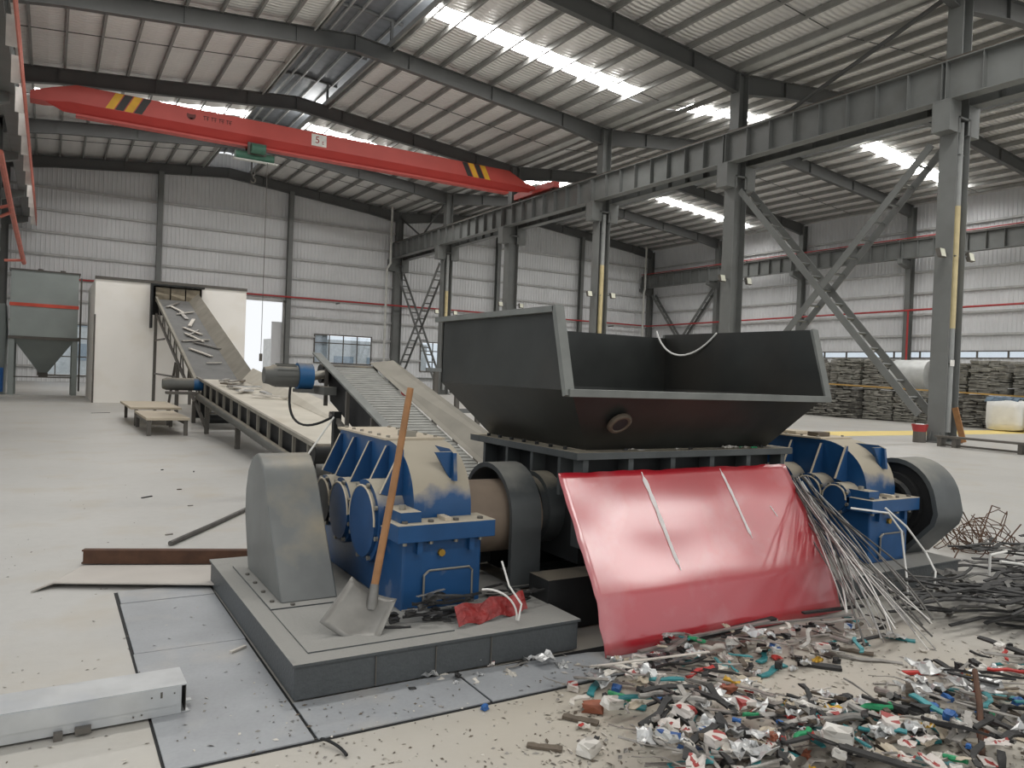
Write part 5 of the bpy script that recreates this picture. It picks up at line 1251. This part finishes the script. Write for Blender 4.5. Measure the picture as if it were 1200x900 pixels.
# long offcuts along the foot of the red sheet
for i, (xa_, ya_, xb_, yb_, r, m_) in enumerate(((742, 772, 885, 733, .012, 'scrap_grey'), (800, 762, 905, 742, .016, 'scrap_black'), (770, 768, 900, 748, .01, 'wire_grey'), (880, 750, 1000, 742, .008, 'wire_grey'), (690, 806, 830, 792, .006, 'scrap_white'), (940, 740, 1010, 735, .012, 'scrap_black'))):
    p, q = gp(xa_, ya_), gp(xb_, yb_); p.y = min(p.y, 3.0); q.y = min(q.y, 3.0); p.z, q.z = .05 + .012*i, .08 + .01*i
    tag(MB().beam(p, q, r*2.4, r).build('long_offcut', m_), 'long bent metal offcut lying along the foot of the red sheet', 'scrap', 'long offcuts at the red sheet')
p, q = gp(1058, 791), gp(1126, 790); p.z = q.z = .012
o = MB().beam(p, q, .03, .014).build('flat_bar', 'scrap_red'); MB().beam(p+V((0, .018, .004)), q+V((0, .018, .004)), .012, .012).build('white_edge', 'scrap_white', o); tag(o, 'straight red bar with a white edge on the bare floor amid the scrap', 'scrap')
p, q = gp(1150, 905), gp(1140, 838); p.z, q.z = .06, .2
o = MB().tube([p, p.lerp(q, .5)+V((.01, 0, .02)), q], .012, 8).build('rusty_rod', 'rust_brown', None, True); tag(o, 'rusty brown rod standing up out of the scrap', 'rod')
# fine chips too small to count
m = MB(); rc = random.Random(9)
for k in range(5200):
    if k < 3600: x, y = rc.uniform(640, 1230), rc.uniform(735, 925)
    elif k < 4600: x, y = rc.uniform(300, 720), rc.uniform(755, 900)
    else: x, y = rc.uniform(0, 420), rc.uniform(560, 900)
    dens = 1 if y > 750 else .5
    g = gp(x, y)
    if .92 < g.x < 2.46 and g.y > 3.22: continue
    if g.y > 3.05 and 2.4 < g.x < 4.6: continue
    if k >= 3600 and rc.random() < .55: continue
    if k < 3600 and rc.random() < .5: continue
    s = rc.uniform(.002, .009) if k < 3600 else rc.uniform(.002, .006)
    a = rc.uniform(0, 6.28); dx, dy = math.cos(a)*s, math.sin(a)*s; l = rc.uniform(1, 3)
    z = .0125 if g.y > 2.88 and .38 < g.x < 2.9 else .001
    m.add([(g.x-dx*l, g.y-dy*l, z), (g.x+dy, g.y-dx, z), (g.x+dx*l, g.y+dy*l, z+s*.3), (g.x-dy, g.y+dx, z+s*.8)], [(0, 1, 2, 3)], rc.randrange(5))
o = m.build('chips', ['chip', 'scrap_white', 'scrap_brown', 'scrap_grey', 'chip'], recalc=False); tag(o, 'tiny chips and dust of shredded scrap over the floor', 'chips', kind='stuff')

# ---------------------------------------------------------- sheaf of grey wires beside the sheet
rw = random.Random(4)
top = V((4.43, 3.56, .78))
ends = [(985, 705), (1000, 742), (1010, 735), (1030, 757), (1042, 742), (1060, 752), (1075, 768), (1085, 765), (1050, 735), (1095, 745), (1020, 770), (1005, 750), (1068, 740), (1080, 757), (1040, 772)]
for i in range(46):
    e = ends[i % len(ends)]; g = gp(e[0]+rw.uniform(-16, 16), e[1]+rw.uniform(-14, 14)); g.z = .02 + .004*i
    st = top + V((rw.uniform(.0, .12), rw.uniform(-.06, .04), rw.uniform(-.2, .06)))
    mid = st.lerp(g, .5) + V((rw.uniform(-.08, .12), rw.uniform(-.12, .04), rw.uniform(-.14, .06)))
    m_ = rw.choice(['wire_grey', 'wire_grey', 'wire_white', 'wire_dark'])
    o = MB().tube(bez(st, st.lerp(mid, .6), mid.lerp(g, .5) + V((0, 0, .05)), g, 10), rw.choice([.003, .004, .0055]), 6).build('metal_strand', m_, None, True)
    tag(o, {'wire_grey': 'long thin grey', 'wire_white': 'long thin whitish', 'wire_dark': 'long thin dark'}[m_] + ' metal strand fanning down beside the red sheet', 'strand', m_.split('_')[1] + ' strands beside the red sheet')
for pts, lb in (([(4.75, 3.3, .62), (4.95, 3.15, .6), (5.03, 3.1, .48), (4.98, 3.02, .2), (4.9, 2.95, .05)], 'white bent pipe rising from the strands before the second gearbox'),
                ([(5.02, 3.22, .62), (5.12, 3.12, .5), (5.25, 3.05, .32), (5.2, 2.95, .22), (5.1, 2.9, .03)], 'white kinked pipe leaning before the second gearbox')):
    o = MB().tube(pts, .007, 8).build('bent_pipe', 'wire_white', None, True); tag(o, lb, 'pipe')

# ---------------------------------------------------------- rusty wire tangle and dark heap
t = thing('wire_tangle', 'tangle of thin rusty wire behind the dark scrap heap', 'wire', (7.2, 3.75, 0))
rt = random.Random(8); m = MB(); c = V((7.25, 3.75, .1))
for k in range(26):
    r = rt.uniform(.12, .26); a0 = rt.uniform(0, 6.28); tl = V((rt.uniform(-1, 1), rt.uniform(-1, 1), rt.uniform(.2, 1))).normalized(); e1 = tl.orthogonal().normalized(); e2 = tl.cross(e1)
    cc = c + V((rt.uniform(-.22, .22), rt.uniform(-.2, .2), rt.uniform(0, .1)))
    pts = [cc + (e1*math.cos(a0+q*.5) + e2*math.sin(a0+q*.5)*.6)*r*(1+.2*math.sin(q)) for q in range(rt.randint(7, 13))]
    for p in pts: p.z = max(p.z, .01)
    m.tube(pts, .0045, 5)
m.build('coil', 'rust_wire', t)
for pts in ([(7.2, 3.7, .1), (7.3, 3.7, .3), (7.42, 3.72, .42), (7.6, 3.74, .38)], [(7.15, 3.7, .15), (7.0, 3.75, .38), (6.85, 3.8, .5)], [(6.8, 3.7, .05), (6.7, 3.72, .2), (6.69, 3.72, .36)], [(6.9, 3.7, .1), (6.6, 3.6, .02), (6.2, 3.5, .02)], [(7.4, 3.6, .08), (7.7, 3.6, .25)]):
    m = MB().tube(pts, .006, 6); m.build('loose_end', 'rust_wire', t, True)
rh = random.Random(15); hz_ = {}
KINDS['heapb'] = dict(name='black_offcut', label='black offcut in the dark scrap heap beside the plinth', mats=['scrap_black'], meshes=[strip_mesh(rh.uniform(.3, .8), rh.uniform(.02, .05), .01, .5, 300+i, 'black_offcut') for i in range(8)], fp='strip', cache={})
KINDS['heapg'] = dict(name='grey_offcut', label='dull grey bent offcut in the dark scrap heap beside the plinth', mats=['wire_dark'], meshes=[strip_mesh(rh.uniform(.3, .7), rh.uniform(.015, .04), .006, .9, 320+i, 'grey_offcut') for i in range(6)], fp='strip', cache={})
KINDS['heaps'] = dict(name='crumpled_sheet', label='crumpled grey sheet in the scrap heap beside the plinth', mats=['wire_dark'], meshes=[leafsheet_mesh(rh.uniform(.15, .28), rh.uniform(.1, .18), .05, 340+i, 'crumpled_sheet') for i in range(5)], fp='chunk', cache={})
HP = [(1050, 712), (1125, 697), (1140, 655), (1200, 640), (1290, 635), (1290, 770), (1190, 742), (1100, 738)]
k = 0
while k < 150:
    x, y = rh.uniform(1040, 1290), rh.uniform(630, 775)
    if not inpoly(x, y, HP): continue
    g = gp(x, y); k += 1
    if g.x < 6.05 and g.y > 3.1: continue
    place(rh.choice(['heapb', 'heapb', 'heapb', 'heapb', 'heapg', 'heaps']), g.x, g.y, rh.uniform(-.75, .2), rh.uniform(.7, 1.1), .12, zone='')
for pts in ([(5.95, 2.98, .1), (5.95, 2.98, .26), (6.22, 3.0, .26)], [(6.0, 2.93, .22), (6.25, 2.9, .18), (6.45, 2.85, .1)]):
    o = MB().tube(pts, .01, 8).build('bent_pipe', 'wire_white'); tag(o, 'white bent pipe end sticking out of the dark scrap heap', 'pipe', 'pipe ends in the dark heap')

# ---------------------------------------------------------- odd bits on floor, plinth and chamber edge
rb = random.Random(31)
for (x, y, L, deg, m_, lb) in ((172, 583, .14, 40, 'scrap_black', 'small black strip on the floor near the conveyors'), (118, 484, .5, 25, 'scrap_black', 'dark thin bar on the floor before the white room'), (190, 551, .05, 60, 'scrap_black', 'tiny black chip on the floor near the belt guard'), (210, 574, .05, 10, 'scrap_brown', 'tiny brown chip on the floor near the belt guard'), (227, 553, .07, 80, 'scrap_black', 'tiny bent black chip on the floor near the cream conveyor'), (223, 593, .05, 10, 'scrap_grey', 'tiny grey chip on the floor near the dark rod'), (198, 627, .06, 10, 'scrap_grey', 'tiny grey chip beside the dark rod end'), (279, 762, .1, 35, 'scrap_white', 'bent white bit on the square floor plate')):
    g = gp(x, y, .012 if y > 690 else 0); a = math.radians(deg); d = V((math.cos(a), math.sin(a), 0))*L/2
    tag(MB().beam(g-d+V((0, 0, .006)), g+d+V((0, 0, .006)), .016, .01).build('offcut', m_), lb, 'scrap')
for k in range(44):
    x, y = rb.uniform(1.48, 1.95), rb.uniform(3.48, 3.66)
    if rb.random() < .3: x = rb.uniform(2.18, 2.4); y = rb.uniform(3.55, 3.85)
    kk = rb.choice(['black', 'grey', 'dkbit', 'black', 'dkbit']); o = place(kk, x, y, rb.uniform(-.4, .5), rb.uniform(.5, .9), .1); o.location.z += BT + .007
    o['label'] = 'dark shred of scrap on the plinth at the foot of the blue gearbox'; o['group'] = 'shreds on the plinth'
for k in range(16):
    x = rb.uniform(2.95, 4.5); y = 3.72 + rb.uniform(-.02, .03)
    o = place(rb.choice(['silver', 'grey', 'dkbit', 'green', 'white']), x, y + 50, rb.uniform(-.3, .3), rb.uniform(.3, .6), .05); o.location = (x, y, cz + .001)
    o['label'] = 'small scrap bit on the shredder flange under the hopper lip'; o['group'] = 'bits on the shredder flange'
for k in range(7):
    x, y = 5.25 + rb.uniform(-.05, .15), 4.62 + rb.uniform(0, .2)
    o = place('white', x, y+60, None, .9, .3); o.location = (x, y, 1.13 + .01*k); o['label'] = 'white crumpled scrap in the tray on the second gearbox'; o['group'] = 'white scrap in the tray'
o = MB().tube(bez((.935, 2.87, .02), (.95, 2.83, .03), (.99, 2.8, .01), (.985, 2.72, .012), 8), .006, 6).build('black_wire', 'black_rubber', None, True); tag(o, 'short black wire curling over the floor plate edge', 'wire')
